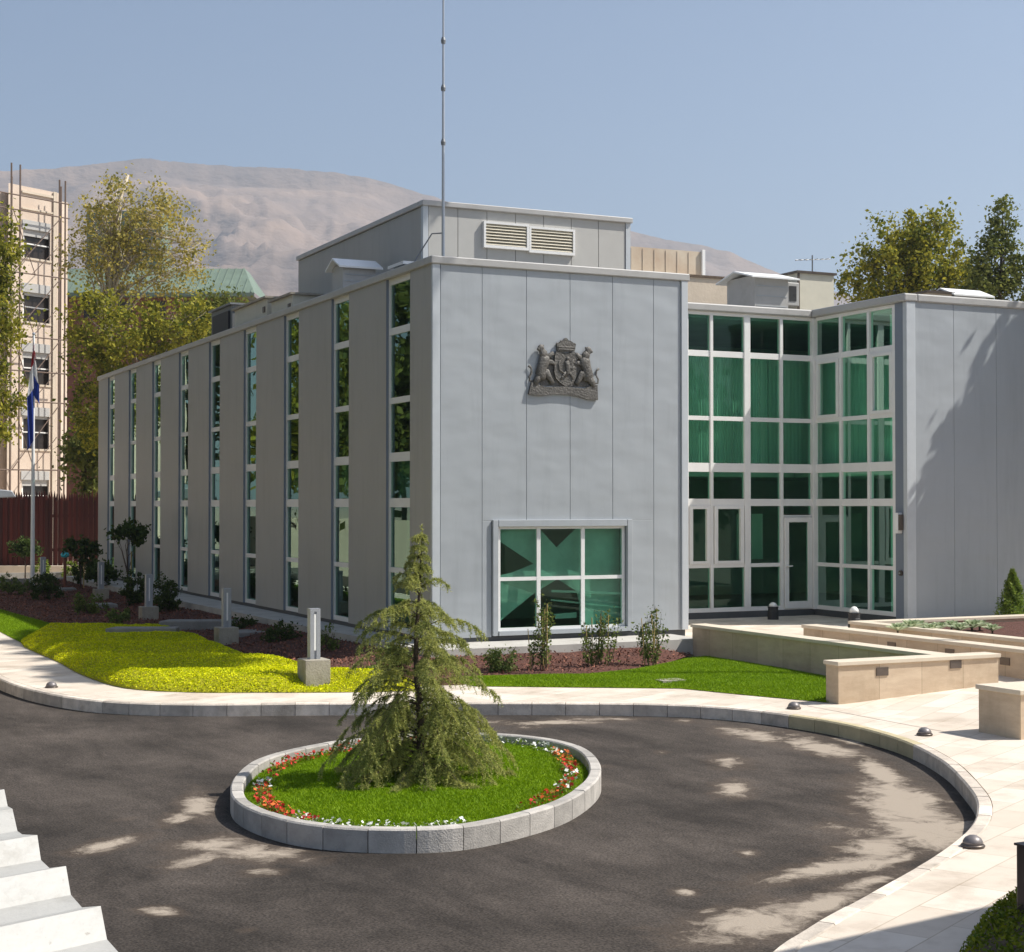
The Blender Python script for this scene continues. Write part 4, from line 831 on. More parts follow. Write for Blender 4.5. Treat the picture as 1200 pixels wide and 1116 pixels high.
flagpart('red_band', 'red', zA(408), zA(428), .05, .14, -1, 0); flagpart('red_band', 'red', zA(404), zA(416), .02, .05, 1, 1)
flagpart('white_band', 'white', zA(428), zA(458), .14, .24, -1, .6); flagpart('white_band', 'white', zA(416), zA(443), .05, .17, 1, 1.5)
flagpart('blue_band', 'blue', zA(458), zA(518), .24, .20, -1, 1.2); flagpart('blue_band', 'blue', zA(443), zA(466), .17, .22, 1, 2.2)

fe = thing('picket_fence', 'tall reddish brown wooden fence with pointed boards at the far left', 'fence', (0, 40, 0))
mb = MB(); P0, P1 = PD(-60, 660, 66), PD(160, 660, 66); n = 74
for k in range(n):
    t = k/n; x = P0[0]+(P1[0]-P0[0])*t; y = P0[1]+(P1[1]-P0[1])*t; wdt = .115*(1 if k % 2 else .92); hh = 3.05+random.uniform(-.08, .08)
    ux, uy = (P1-P0)[:2]/np.hypot(*(P1-P0)[:2]); dz = .3
    gap_ = .06 if k > 38 else .0
    a = np.array([x, y]); b = a+np.array([ux, uy])*(wdt*.93-gap_*.35+.02); o_ = np.array([-uy, ux])*.03; off = (0 if k % 2 else .05)
    a = a-o_*off*20; b = b-o_*off*20
    m_ = (a+b)/2; z0, z1 = .0, hh
    q = [(*a, z0), (*b, z0), (*(b+o_), z0), (*(a+o_), z0), (*a, z1-dz), (*b, z1-dz), (*(b+o_), z1-dz), (*(a+o_), z1-dz)]; mb.hexa(q)
    kk = len(mb.v); mb.v += [(*a, z1-dz+.001), (*b, z1-dz+.001), (*(b+o_), z1-dz+.001), (*(a+o_), z1-dz+.001), (*m_, z1), (*(m_+o_), z1)]
    mb.f += [(kk, kk+1, kk+4), (kk+2, kk+3, kk+5), (kk+1, kk+2, kk+5, kk+4), (kk+3, kk, kk+4, kk+5)]
mb.build('boards', 'fence', fe)
dd = (P1-P0)/np.linalg.norm(P1-P0); nn = np.array([-dd[1], dd[0], 0])*.08
for z in (.6, 2.0): MB().hexa([tuple(P0*[1, 1, 0]+nn+[0, 0, z]), tuple(P1*[1, 1, 0]+nn+[0, 0, z]), tuple(P1*[1, 1, 0]+nn*1.8+[0, 0, z]), tuple(P0*[1, 1, 0]+nn*1.8+[0, 0, z]), tuple(P0*[1, 1, 0]+nn+[0, 0, z+.12]), tuple(P1*[1, 1, 0]+nn+[0, 0, z+.12]), tuple(P1*[1, 1, 0]+nn*1.8+[0, 0, z+.12]), tuple(P0*[1, 1, 0]+nn*1.8+[0, 0, z+.12])]).build('rail', 'fence', fe)
w0 = P0*[1, 1, 0]; w1 = P1*[1, 1, 0]; f0 = -nn*8
MB().hexa([tuple(w0+f0-[0, 0, .5]), tuple(w1+f0-[0, 0, .5]), tuple(w1+nn*8-[0, 0, .5]), tuple(w0+nn*8-[0, 0, .5]), tuple(w0+f0+[0, 0, .02]), tuple(w1+f0+[0, 0, .02]), tuple(w1+nn*8+[0, 0, .02]), tuple(w0+nn*8+[0, 0, .02])]).build('retaining_wall', 'beige', label='low pale retaining wall under the brown fence', cat='wall')
for k, (yy, lb) in enumerate(((33.2, 'low dark concrete border wall nearer the flagpole'), (36.0, 'low dark concrete border wall nearer the fence'))):
    MB().box(-9, .0, yy, yy+.3, -.6, -.2+.1*k).build('border_wall', 'slab', label=lb, cat='wall', group='low border walls before the fence')
L_ = thing('street_lamp', 'grey box shaped lamp head reaching in at the left edge over the brown fence', 'lamp', (-3.3, 31, -.42))
c = PD(8, 579, 60); MB().hexa([(c[0]-1.2, c[1]-.3, c[2]-.18), (c[0]+.3, c[1]-.3, c[2]-.12), (c[0]+.3, c[1]+.3, c[2]-.12), (c[0]-1.2, c[1]+.3, c[2]-.18), (c[0]-1.2, c[1]-.3, c[2]+.26), (c[0]+.15, c[1]-.3, c[2]+.12), (c[0]+.15, c[1]+.3, c[2]+.12), (c[0]-1.2, c[1]+.3, c[2]+.26)]).build('head', 'zinc', L_, bevel=.03)
MB().tube([(c[0]-1.1, c[1], -.42), (c[0]-1.1, c[1], c[2]+.1)], .07, 10).build('pole', 'zinc', L_)
t = thing('garden_tap', 'slim stand with a turquoise knob before the brown fence', 'garden tap', (*PZ(76, 690, -.4)[:2], -.4)); x, y, _ = ORG[t.name]
MB().tube([(x, y, -.4), (x, y, .7)], .05, 8).build('stand', 'brick', t); MB().lathe((x, y, .68), [(.02, 0), (.14, .03), (.15, .12), (.08, .2), (.01, .22)], 12).build('knob', 'turq', t, smooth=True)

# ================================================================== BACKGROUND BUILDINGS
# scaffolded block at the far left
bl = thing('apartment_block', 'beige apartment block with stacked dark windows at the far left', 'building', (0, 55, 0))
q0, q1 = PD(8, 560, 78.8)[:2], PD(68, 560, 81.4)[:2]; u = (q1-q0)/np.linalg.norm(q1-q0); v2 = (PD(60, 560, 80)-CAM)[:2]; v2 = v2/np.linalg.norm(v2)
def fr_box(mb, s0, s1, d0, d1, z0, z1, o_=q0, uu=u, vv=v2):
    c = [o_+uu*s0+vv*d0, o_+uu*s1+vv*d0, o_+uu*s1+vv*d1, o_+uu*s0+vv*d1]; mb.hexa([(*p_, z0) for p_ in c]+[(*p_, z1) for p_ in c]); return mb
def zat(py, d=80): return PD(40, py, d)[2]
ztop = zat(219); WL = np.linalg.norm(q1-q0)
def sx(px): return (px-8)/60*WL
# wall with real window openings
wz = [(268, 302), (342, 377), (412, 450), (487, 526), (562, 600)]
mb = MB(); ws0, ws1 = sx(25), sx(57); zb = -.5
fr_box(mb, 0, ws0, 0, 9, zb, ztop); fr_box(mb, ws1, WL, 0, 9, zb, ztop); prev = ztop
for a, b in wz: fr_box(mb, ws0, ws1, 0, .35, zat(a), prev); prev = zat(b)
fr_box(mb, ws0, ws1, 0, .35, zb, prev); mb.build('wall', 'beige2', bl)
mb = MB(); fr_box(mb, WL+.0, WL+.55, .8, 9, zb, ztop-.25); fr_box(mb, -9, -.0, .5, 9, zb, ztop-.4); mb.build('side_wall', 'beige2', bl)
for i, (a, b) in enumerate(wz):
    fo = MB(); zt_, zb_ = zat(a), zat(b); fr_box(fo, ws0, ws0+.07, .2, .3, zb_, zt_); fr_box(fo, ws1-.07, ws1, .2, .3, zb_, zt_); fr_box(fo, ws0+.07, ws1-.07, .2, .3, (zb_+zt_)/2-.03, (zb_+zt_)/2+.03)
    f_ = fo.build('window', 'frame', bl); p_ = MB(); fr_box(p_, ws0+.01, ws1-.01, .31, .34, zb_, zt_); p_.build('pane', 'black_win', f_)
    s_ = MB(); fr_box(s_, ws0-.03, ws1+.03, -.06, .12, zt_-.02, zt_+.42); fr_box(s_, ws0+.01, ws1-.01, .12, .19, zt_-(zt_-zb_)*[.12, .06, .1, .05, .1][i]*2, zt_-.02); s_.build('shutter', 'coping', f_)
    s_ = MB(); fr_box(s_, ws0-.1, ws1+.1, -.08, .0, zb_-.1, zb_); s_.build('sill', 'beige', f_)
mb = MB(); fr_box(mb, sx(24), sx(63), -.1, 0, zat(227), zat(224)); fr_box(mb, sx(24), sx(63), -.1, 0, zat(246), zat(244)); fr_box(mb, sx(61), sx(65), -.12, 0, zb, ztop); mb.build('cornice', 'beige', bl)
sc = thing('scaffolding', 'rusty pipe scaffolding in front of the beige apartment block', 'scaffolding', (0, 53, 0)); mb = MB(); dg = MB()
def sp(s, d, z): c = q0+u*s-v2*d; return (c[0], c[1], z)
for s in (sx(12), sx(22), sx(68), sx(75)): mb.tube([sp(s, 1.1, zb), sp(s, 1.1, zat(200 if s < 1 else 208))], .045, 5)
for s in (sx(12), sx(70)): mb.tube([sp(s, .3, zb), sp(s, .3, zat(212))], .045, 5)
lv = [236, 253, 325, 398, 438, 473, 552]
for z in lv: mb.tube([sp(sx(-20), 1.1, zat(z)), sp(sx(80), 1.1, zat(z-1))], .035, 5)
for i, (a, b) in enumerate(zip([253, 325, 398, 473], [325, 398, 473, 552])):
    dg.tube([sp(sx(14), 1.12, zat(b)), sp(sx(70), 1.12, zat(a))], .028, 5)
    dg.tube([sp(sx(14), 1.15, zat(a)), sp(sx(40), 1.15, zat(b))], .022, 5); dg.tube([sp(sx(36), 1.15, zat(b)), sp(sx(66), 1.15, zat((a+b)/2))], .022, 5)
mb.build('pipes', 'rust', sc); dg.build('braces', 'rust', sc)
# green-roofed villa
gr = thing('green_roofed_house', 'brick house with a green standing seam metal roof behind the trees', 'house', (12, 78, 0))
A0, A1 = PD(60, 340, 105), PD(298, 340, 105); u = (A1-A0)[:2]/np.linalg.norm((A1-A0)[:2]); v2 = np.array([-u[1], u[0]]); L = np.linalg.norm((A1-A0)[:2]); z105 = lambda py: PD(200, py, 105)[2]
o0 = A0[:2]; mb = MB(); fr_box(mb, .5, L-.7, .6, 8, -.5, z105(343), o0, u, v2); mb.build('wall', 'brick', gr)
mb = MB(); zE, zRg = z105(343), z105(306)
def gp(s, d, z): c = o0+u*s+v2*d; return (c[0], c[1], z)
mb.quad(gp(-1, 0, zE), gp(L, 0, zE), gp(L-1.2, 3.4, zRg), gp(0, 3.4, zRg)); mb.quad(gp(L, 0, zE), gp(L, 9, zE), gp(L-1.2, 5.5, zRg), gp(L-1.2, 3.4, zRg)); mb.quad(gp(0, 3.4, zRg), gp(L-1.2, 3.4, zRg), gp(L-1.2, 5.5, zRg), gp(0, 5.5, zRg)); mb.quad(gp(-1, 0, zE-.25), gp(L, 0, zE-.25), gp(L, 0, zE), gp(-1, 0, zE)); mb.quad(gp(-1, 0, zE-.25), gp(-1, 9, zE-.25), gp(L, 9, zE-.25), gp(L, 0, zE-.25))
mb.build('roof', 'green_roof', gr); sm_ = MB(); k = 0; s = -.4
while s < L-.2: 
    top = min(s, L-1.25); fr = 1 if s <= L-1.25 else (L-s)/1.25
    sm_.tube([gp(s, -.01, zE+.03), gp(s-(.0 if fr == 1 else 0), 3.4*fr, zE+(zRg-zE)*fr+.03)], .045, 4); s += .52
sm_.build('seams', 'green_roof', gr)
mb = MB(); fr_box(mb, 1.4, 6.4, 3.4, 7, zRg-.5, z105(236), o0, u, v2); mb.build('upper_storey', 'green_roof', gr, label='green clad upper storey')
mb = MB()
for s in (2, 4.2, 6.4, 8.6, 10.6): fr_box(mb, s, s+1, .55, .6, z105(372), z105(352), o0, u, v2)
mb.build('window', 'black_win', gr)
# beige building behind on the right
be = thing('beige_building', 'long low beige building rising behind the atrium roof', 'building', (17, 20, 0))
MB().box(9, 20.6, 20, 30, -.5, 10.5).build('wall', 'beige', be); MB().box(9, 20.66, 19.94, 20.3, 10.502, 10.58).build('coping', 'soil', be)
MB().box(15.6, 19.1, 20.8, 25, 10.5, 11.55).build('roof_box', 'beige_box', be); sm_ = MB()
for k in range(7): sm_.box(15.75+k*.47, 15.77+k*.47, 20.78, 20.8, 10.6, 11.5)
sm_.build('panel_joint', 'beige', be); MB().box(19.1, 19.22, 20.7, 20.85, 10.62, 11.62).build('corner_post', 'white_metal', be)
MB().box(20.6, 40, 22, 30, -.5, 8.8).build('lower_wall', 'beige', be)

# ================================================================== FOREGROUND: folded white roofing sheet at the lower left
XE = -10.5
prof_px = [(5, 925), (9, 945), (14.6, 948), (20.4, 974), (26, 978), (43.7, 978.7), (48, 1008), (58, 1017.5), (77.3, 1015), (83, 1048.7), (96, 1063.5), (118, 1061.8), (125.4, 1101), (141, 1118.5), (166, 1116), (176, 1164), (197, 1187), (228, 1184)]
ys = [PX(x, y, XE) for x, y in prof_px]
rg = PX(118, 1061.8, XE); lf = PZ(0, 1086.6, rg[2]); dv = (lf-rg); dv = dv/np.linalg.norm(dv)
mb = MB(); n = len(ys)
for dz in (0, -.012):
    for p_ in ys: mb.v.append((p_[0], p_[1], p_[2]+dz)); mb.v.append(tuple(p_+dv*4.0+[0, 0, dz]))
for i in range(n-1):
    mb.f.append((2*i, 2*i+1, 2*i+3, 2*i+2)); k = 2*n; mb.f.append((k+2*i+2, k+2*i+3, k+2*i+1, k+2*i)); mb.f.append((2*i, 2*i+2, k+2*i+2, k+2*i))
ca = thing('carport_roof', 'white folded sheet metal roof edge in the lower left corner', 'roof sheet', (XE-1.5, -22, -.6))
mb.build('sheet', 'white_paint', ca)
zl = min(p_[2] for p_ in ys)
pm = MB()
for s in (1.2, 3.2):
    for p_ in (ys[4], ys[13]): c = p_+dv*s; pm.tube([(c[0], c[1], -.6), (c[0], c[1], zl-.02)], .04, 8)
pm.build('support_post', 'white_metal', ca)

# ================================================================== TREES AND PLANTS
def leafcloud(blobs, n, spread, cl=None, surf=.55):
    """leaves gathered in clumps spread through ellipsoids ((cx,cy,cz),(rx,ry,rz),weight)"""
    W = np.array([b[2] if len(b) > 2 else np.prod(b[1]) for b in blobs], float); W /= W.sum(); P = []
    cl = cl or max(12, n//45)
    for (c, r, *_), wgt in zip(blobs, W):
        k = max(3, int(cl*wgt)); d = rng.normal(size=(k, 3)); d /= np.linalg.norm(d, axis=1)[:, None]
        rr = rng.uniform(0, 1, k)**(1/(2+surf*4)); C = np.array(c)+d*rr[:, None]*np.array(r)*rng.uniform(.8, 1.12, (k, 1)); m = int(n*wgt)
        sz = rng.uniform(.5, 1.4, k); i = rng.integers(0, k, m); P.append(C[i]+rng.normal(0, 1, (m, 3))*spread*sz[i][:, None])
    return np.concatenate(P)
def tree(name, label, base, trunk, blobs, n, leaf, lm_, bm_, spread=.35, group=None, limbs=26, tr=.16, cat='tree', cl=None, seed=1, asp=.7, lo=.35, keep=None):
    random.seed(seed); t = thing(name, label, cat, base, group); mb = MB(); b0 = Vector(base); top = Vector(trunk[-1]); pts = [b0]+[Vector(p) for p in trunk]
    mb.tube(pts, [tr*(1-.7*i/(len(pts)-1)) for i in range(len(pts))], 8)
    for i in range(limbs):
        c, r = random.choice(blobs)[:2]; d = Vector(rng.normal(size=3)).normalized(); e = Vector(c)+Vector((d.x*r[0], d.y*r[1], abs(d.z)*r[2] if random.random() < .7 else d.z*r[2]))*random.uniform(.5, .9)
        f_ = random.uniform(lo, .999); L_ = len(pts)-1; k = min(L_-1, int(f_*L_)); s = pts[k].lerp(pts[k+1], f_*L_-k)
        if e.z < s.z: s = pts[max(0, k-1)].lerp(pts[k], .6)
        m1 = s.lerp(e, .4)+Vector((random.uniform(-.2, .2), random.uniform(-.2, .2), .15*(e-s).length)); rr = tr*.42*(1.1-f_*.5)
        mb.tube([s, m1, e], [rr, rr*.55, rr*.15], 5)
        for _ in range(3): q = m1.lerp(e, random.uniform(.2, .9)); e2 = q+Vector(rng.normal(size=3))*.10*(e-s).length; mb.tube([q, q.lerp(e2, .5)+Vector((0, 0, .08)), e2], [rr*.3, rr*.2, rr*.07], 4)
    mb.build('trunk', bm_, t, smooth=True)
    LP = leafcloud(blobs, n, spread, cl)
    if keep is not None: LP = LP[keep(LP)]
    npmesh('crown', leafquads(LP, leaf, asp), 4, lm_, t); return t
def at(px, py, d): return tuple(PD(px, py, d))
def gd(px, d, z=-.45): p = PD(px, 600, d); return (p[0], p[1], z)
r_ = lambda px, d: px/FPX*d
d = 70
tree('plane_tree', 'tall sparse autumn plane tree with pale limbs before the green roof', gd(128, d), [at(128, 480, d), at(129, 330, d), at(132, 260, d), at(150, 205, d)],
     [(at(150, 240, d), (1.6, 1.6, 1.7)), (at(190, 270, d), (1.7, 1.6, 1.7)), (at(115, 275, d), (1.3, 1.4, 1.7)), (at(205, 320, d), (1.5, 1.4, 1.1)), (at(140, 310, d), (2.0, 1.6, 1.6)), (at(230, 300, d), (.7, .8, 1.0)), (at(90, 300, d), (.7, 1, 1.2))], 9000, .125, 'leaf_plane', 'pale_limb', .26, 'trees beyond the fence', 80, .22, cl=360)
d = 67
tree('broadleaf_tree', 'dense yellow green tree in front of the tall plane tree', gd(170, d), [at(170, 480, d), at(168, 420, d)],
     [(at(150, 400, d), (2.1, 1.5, 1.7)), (at(205, 395, d), (1.5, 1.5, 1.4)), (at(115, 380, d), (1.3, 1.4, 1.5)), (at(110, 460, d), (1.1, 1.2, 2.6)), (at(225, 370, d), (1.0, 1, .9)), (at(140, 480, d), (1.5, 1.2, 2.2))], 14000, .145, 'leaf_gold', 'bark', .22, 'trees beyond the fence', 20, .16, seed=3, cl=300)
tree('broadleaf_tree', 'small dark leafy tree between the yellow tree and the roof boxes', gd(245, 72), [at(245, 420, 72)], [(at(262, 372, 72), (1.3, 1.2, 1.0)), (at(235, 400, 72), (1.2, 1.2, 1.6))], 8000, .15, 'leaf_green', 'bark_dark', .3, 'trees beyond the fence', 10, .12, seed=4)
tree('broadleaf_tree', 'yellowing tree cut by the left edge before the apartment block', gd(-25, 64), [at(-22, 450, 64), at(-20, 350, 64)],
     [(at(-8, 290, 64), (1.0, 1.2, 1.9)), (at(-2, 370, 64), (1.1, 1.2, 1.6)), (at(-15, 470, 64), (1.5, 1.2, 1.7)), (at(-30, 330, 64), (1.4, 1.2, 2.4))], 12000, .145, 'leaf_gold', 'bark', .22, 'trees beyond the fence', 20, .15, seed=5, cl=220)
tree('broadleaf_tree', 'low dark bush tree behind the fence beside the building end', gd(100, 69), [at(100, 540, 69)], [(at(103, 520, 69), (.9, 1.2, 1.4)), (at(104, 570, 69), (.8, .9, .5))], 2500, .2, 'leaf_green', 'bark_dark', .3, 'trees beyond the fence', 6, .12, seed=6)
d = 66
tree('broadleaf_tree', 'broad olive yellow tree behind the roof of the right wing', gd(1060, d), [at(1060, 400, d), at(1062, 330, d)],
     [(at(1045, 320, d), (1.9, 1.6, 1.5)), (at(1090, 310, d), (1.9, 1.6, 1.7)), (at(1055, 275, d), (1.1, 1.1, 1.0)), (at(1095, 272, d), (1.0, 1.0, .9)), (at(1010, 335, d), (1.0, 1.0, 1.0)), (at(1125, 335, d), (1.2, 1.1, 1.5)), (at(1018, 300, d), (.6, .6, .6))], 17000, .14, 'leaf_gold', 'bark_dark', .20, 'trees behind the wing', 24, .16, seed=8, cl=260)
tree('poplar_tree', 'narrow upright green tree right of the broad olive tree', gd(1170, 60), [at(1170, 400, 60), at(1175, 260, 60)],
     [(at(1178, 262, 60), (.45, .5, 1.2)), (at(1165, 310, 60), (.9, .8, 1.3)), (at(1195, 330, 60), (.7, .7, 1.2)), (at(1150, 340, 60), (.9, .7, 1.0))], 8000, .125, 'leaf_green', 'bark_dark', .17, 'trees behind the wing', 20, .12, seed=9)
# tall tree standing right of the view whose shade falls on the wing wall
tree('roadside_tree', 'tall leafy tree standing out of view right of the wing, shading its wall', (22, -1.4, -.4), [(22, -1.4, 4.5), (22.2, -1.4, 8)],
     [((20.8, -1.4, 9.0), (3.6, 1.0, 4.4), 3.2), ((24.2, -1.4, 10), (3.2, 1.1, 4), 1.5), ((20.8, -1.35, 11.4), (2.2, .8, 2.4), 1.2), ((18.3, -1.35, 7.6), (2.1, .8, 2.7), 1.4)], 15000, .26, 'leaf_green', 'bark_dark', .25, None, 24, .15, seed=10, cl=330)
for i, (x, y) in enumerate(((19.5, -7.5), (24.5, -8.5), (16.8, -11.5))): tree('roadside_tree', ['dense round tree out of view beyond the planters, middle of three', 'dense round tree out of view farthest right of the planters', 'dense round tree out of view nearest the short travertine wall'][i], (x, y, -.4), [(x, y, 2.5)], [((x, y, 4.2), (2.6, 2.4, 2.6))], 6000, .32, 'leaf_shrub', 'bark_dark', .35, 'round trees right of the view', 10, .14, seed=70+i)  # unseen trees added to dim the sky light on the wing wall
tree('stone_pine', 'very tall flat crowned pine out of view at the right, shading the yellow ground cover', (14.5, -10.5, -.4), [(14.2, -10.2, 7), (12.8, -8.8, 14), (10.4, -6.6, 19.8)],
     [((9.75, -6.0, 20.3), (1.6, 2.1, .45), 2.6), ((9.5, -2.3, 20.4), (.85, 2.6, .4), 1.6), ((9.4, .9, 20.4), (.7, 2.0, .4), 1.1)], 15000, .26, 'leaf_shrub', 'bark_dark', .13, None, 7, .14, seed=12, cl=420, lo=.985, keep=lambda P: (P[:, 0]+2.203*P[:, 1] < -.3) | (P[:, 2]+P[:, 1]*3.03 > 8.2))  # unseen crown added to shade the yellow cover, trimmed to spare the front wall
# trees left of the view that the strip windows mirror
for i, (x, y, h) in enumerate(((-14, 6, 14), (-15, 13, 15), (-13.5, 21, 14), (-16, 29, 16), (-14, 37, 14), (-13, 46, 13), (-15, -1, 12))):
    tree('roadside_tree', ['second bushy tree left of the drive counting from the camera', 'third bushy tree left of the drive counting from the camera', 'fourth bushy tree left of the drive, in the middle of the row', 'tallest bushy tree left of the drive', 'bushy tree left of the drive level with the flagpole', 'bushy tree left of the drive beyond the fence', 'bushy tree left of the drive closest to the camera'][i], (x, y, -.6), [(x, y, h*.35), (x, y, h*.6)], [((x, y, h*.62), (2.9, 3.4, h*.36)), ((x+1.2, y+1.5, h*.38), (1.9, 2.5, 2.6)), ((x+.8, y-1.5, h*.45), (1.9, 2.2, 2.4))], 6500, .36, 'leaf_gold' if i % 2 else 'leaf_green', 'bark_dark', .45, 'trees left of the drive', 12, .2, seed=20+i)
for i, (x, y, h) in enumerate(((-9, 60, 17), (-7, 74, 18))): tree('roadside_tree', ['tall tree beyond the fence left of the apartment block', 'tall tree farthest beyond the fence on the left'][i], (x, y, -.6), [(x, y, h*.5)], [((x, y, h*.6), (4, 4, h*.4)), ((x+1, y-2, h*.35), (3, 3, 4))], 7000, .45, 'leaf_green', 'bark_dark', .5, 'trees left of the drive', 10, .25, seed=30+i)
MB().box(-12.4, -12.1, -2, 60, -.6, 1.9).build('boundary_wall', 'beige', label='beige boundary wall left of the drive, outside the view', cat='wall')
# unseen block added at the right, placed so its shade reaches the near pavement
hv = thing('stone_villa', 'pale villa outside the view whose shade crosses the near right pavement', 'house', (4, -26, 0))
a = np.array([-5.47, -18.91]); b = np.array([-3.08, -18.53]); hgt = 5.5; sh2 = np.array([SUN.x, SUN.y])/SUN.z*(hgt+.42); a2, b2 = a+sh2, b+sh2; e = (b2-a2)/np.linalg.norm(b2-a2); nrm = np.array([e[1], -e[0]])
a2 = a2-e*.1
MB().prism([tuple(a2), tuple(a2+nrm*9), tuple(a2+nrm*9+e*12), tuple(a2+e*12)], -.6, hgt).build('wall', 'beige', hv)

# ---- the young cedar on the island
cx, cy_ = PZ(490, 914, -.45)[:2]; cz = -.47
T = thing('cedar_tree', 'young drooping cedar in the middle of the planted island', 'tree', (cx, cy_, cz)); random.seed(11)
top_z = 2.24; hgt = top_z-cz; tk = [(cx+.03*math.sin(i*.9), cy_, cz+hgt*i/10) for i in range(11)]
tk[-1] = (cx+.05, cy_, top_z)
mb = MB().tube(tk, [.055*(1-i/10.6) for i in range(11)], 8)
NP, ND = [], []
def radius(t):
    pts = [(0, .86), (.08, .98), (.18, .98), (.28, .88), (.4, .76), (.5, .66), (.6, .66), (.66, .56), (.72, .32), (.8, .17), (.88, .10), (1, .03)]
    for (a, ra), (b, rb) in zip(pts, pts[1:]):
        if t <= b: return ra+(rb-ra)*(t-a)/(b-a)
    return .02
def bough(z, ga, R_, up, droop, dens):
    base = Vector((cx+.02*math.sin(z*3), cy_, z)); dr = Vector((math.cos(ga), math.sin(ga), 0)); sdv = Vector((-dr.y, dr.x, 0)); bend = random.uniform(-.12, .12)*R_; pts = []
    for k in range(8):
        s_ = k/7; q = base+dr*R_*s_+sdv*bend*s_*s_+Vector((0, 0, R_*(up*math.sin(s_*2.1)-droop*s_**2.4))); q.z = max(q.z, -.40+.03*random.random()); pts.append(q)
    mb.tube(pts, [max(.002, (.004+.007*R_)*(1-k/7.2)) for k in range(8)], 4)
    for k in range(int(dens*(8+44*R_))):
        s_ = random.uniform(.08, 1.0)**.75; f_ = s_*7; j = min(6, int(f_)); q = pts[j].lerp(pts[j+1], f_-j); tang = (pts[j+1]-pts[j]).normalized()
        side = sdv*random.choice((-1, 1)); tl = random.uniform(.05, .2)*(1.2-s_*.6)*(.45+.65*R_)
        tw = (side*.8+tang*.7+Vector((0, 0, random.uniform(-.35, .15)))).normalized(); m_ = int(7+tl*80); u_ = np.linspace(0, 1, m_)[:, None]
        line = np.array(q)[None]+np.array(tw)[None]*tl*u_; line[:, 2] -= .75*tl*(u_[:, 0]**2)
        NP.append(line); ND.append(np.repeat(np.array([tw]), m_, 0))
t = .02; ga = 0
while t < .97:
    Rm = radius(t); nb = 6 if t < .3 else 5 if t < .7 else 4
    for k in range(nb):
        ga += 6.283/nb+random.uniform(-.35, .35); R_ = Rm*random.choice((.55, .8, .95, 1.05, 1.15) if t > .35 else (.7, .9, 1.0, 1.08))
        if t > .8: R_ = Rm*random.uniform(.7, 1.1)
        z = cz+hgt*min(.985, t+random.uniform(-.012, .012))+.05; up, dp = (.16, .50) if t < .35 else (.24, .30) if t < .7 else (.55, .25)
        bough(z, ga, R_, up, dp, 1.0)
    t += .028 if t < .35 else .047 if t < .72 else .036
for k in range(26): NP.append(np.array([[cx+.04, cy_, top_z-.03*k+random.uniform(0, .05)]]*6)); ND.append(np.repeat(np.array([[0, 0, 1.2]]), 6, 0))
NP = np.concatenate(NP); ND = np.concatenate(ND); NP = np.repeat(NP, 3, 0); ND = np.repeat(ND, 3, 0); n = len(NP)
NP[:, 2] = np.maximum(NP[:, 2], -.44)
d_ = ND*.45+rng.normal(0, .7, (n, 3)); d_ /= np.linalg.norm(d_, axis=1)[:, None]; sd = np.cross(d_, rng.normal(size=(n, 3))); sd /= np.linalg.norm(sd, axis=1)[:, None]
ln = rng.uniform(.02, .045, (n, 1)); wd = .0038
mb.build('trunk', 'bark_dark', T, smooth=True)
npmesh('foliage', np.stack([NP-sd*wd, NP+sd*wd, NP+d_*ln], 1).reshape(-1, 3), 3, 'needle', T)
print('cedar needles', n)

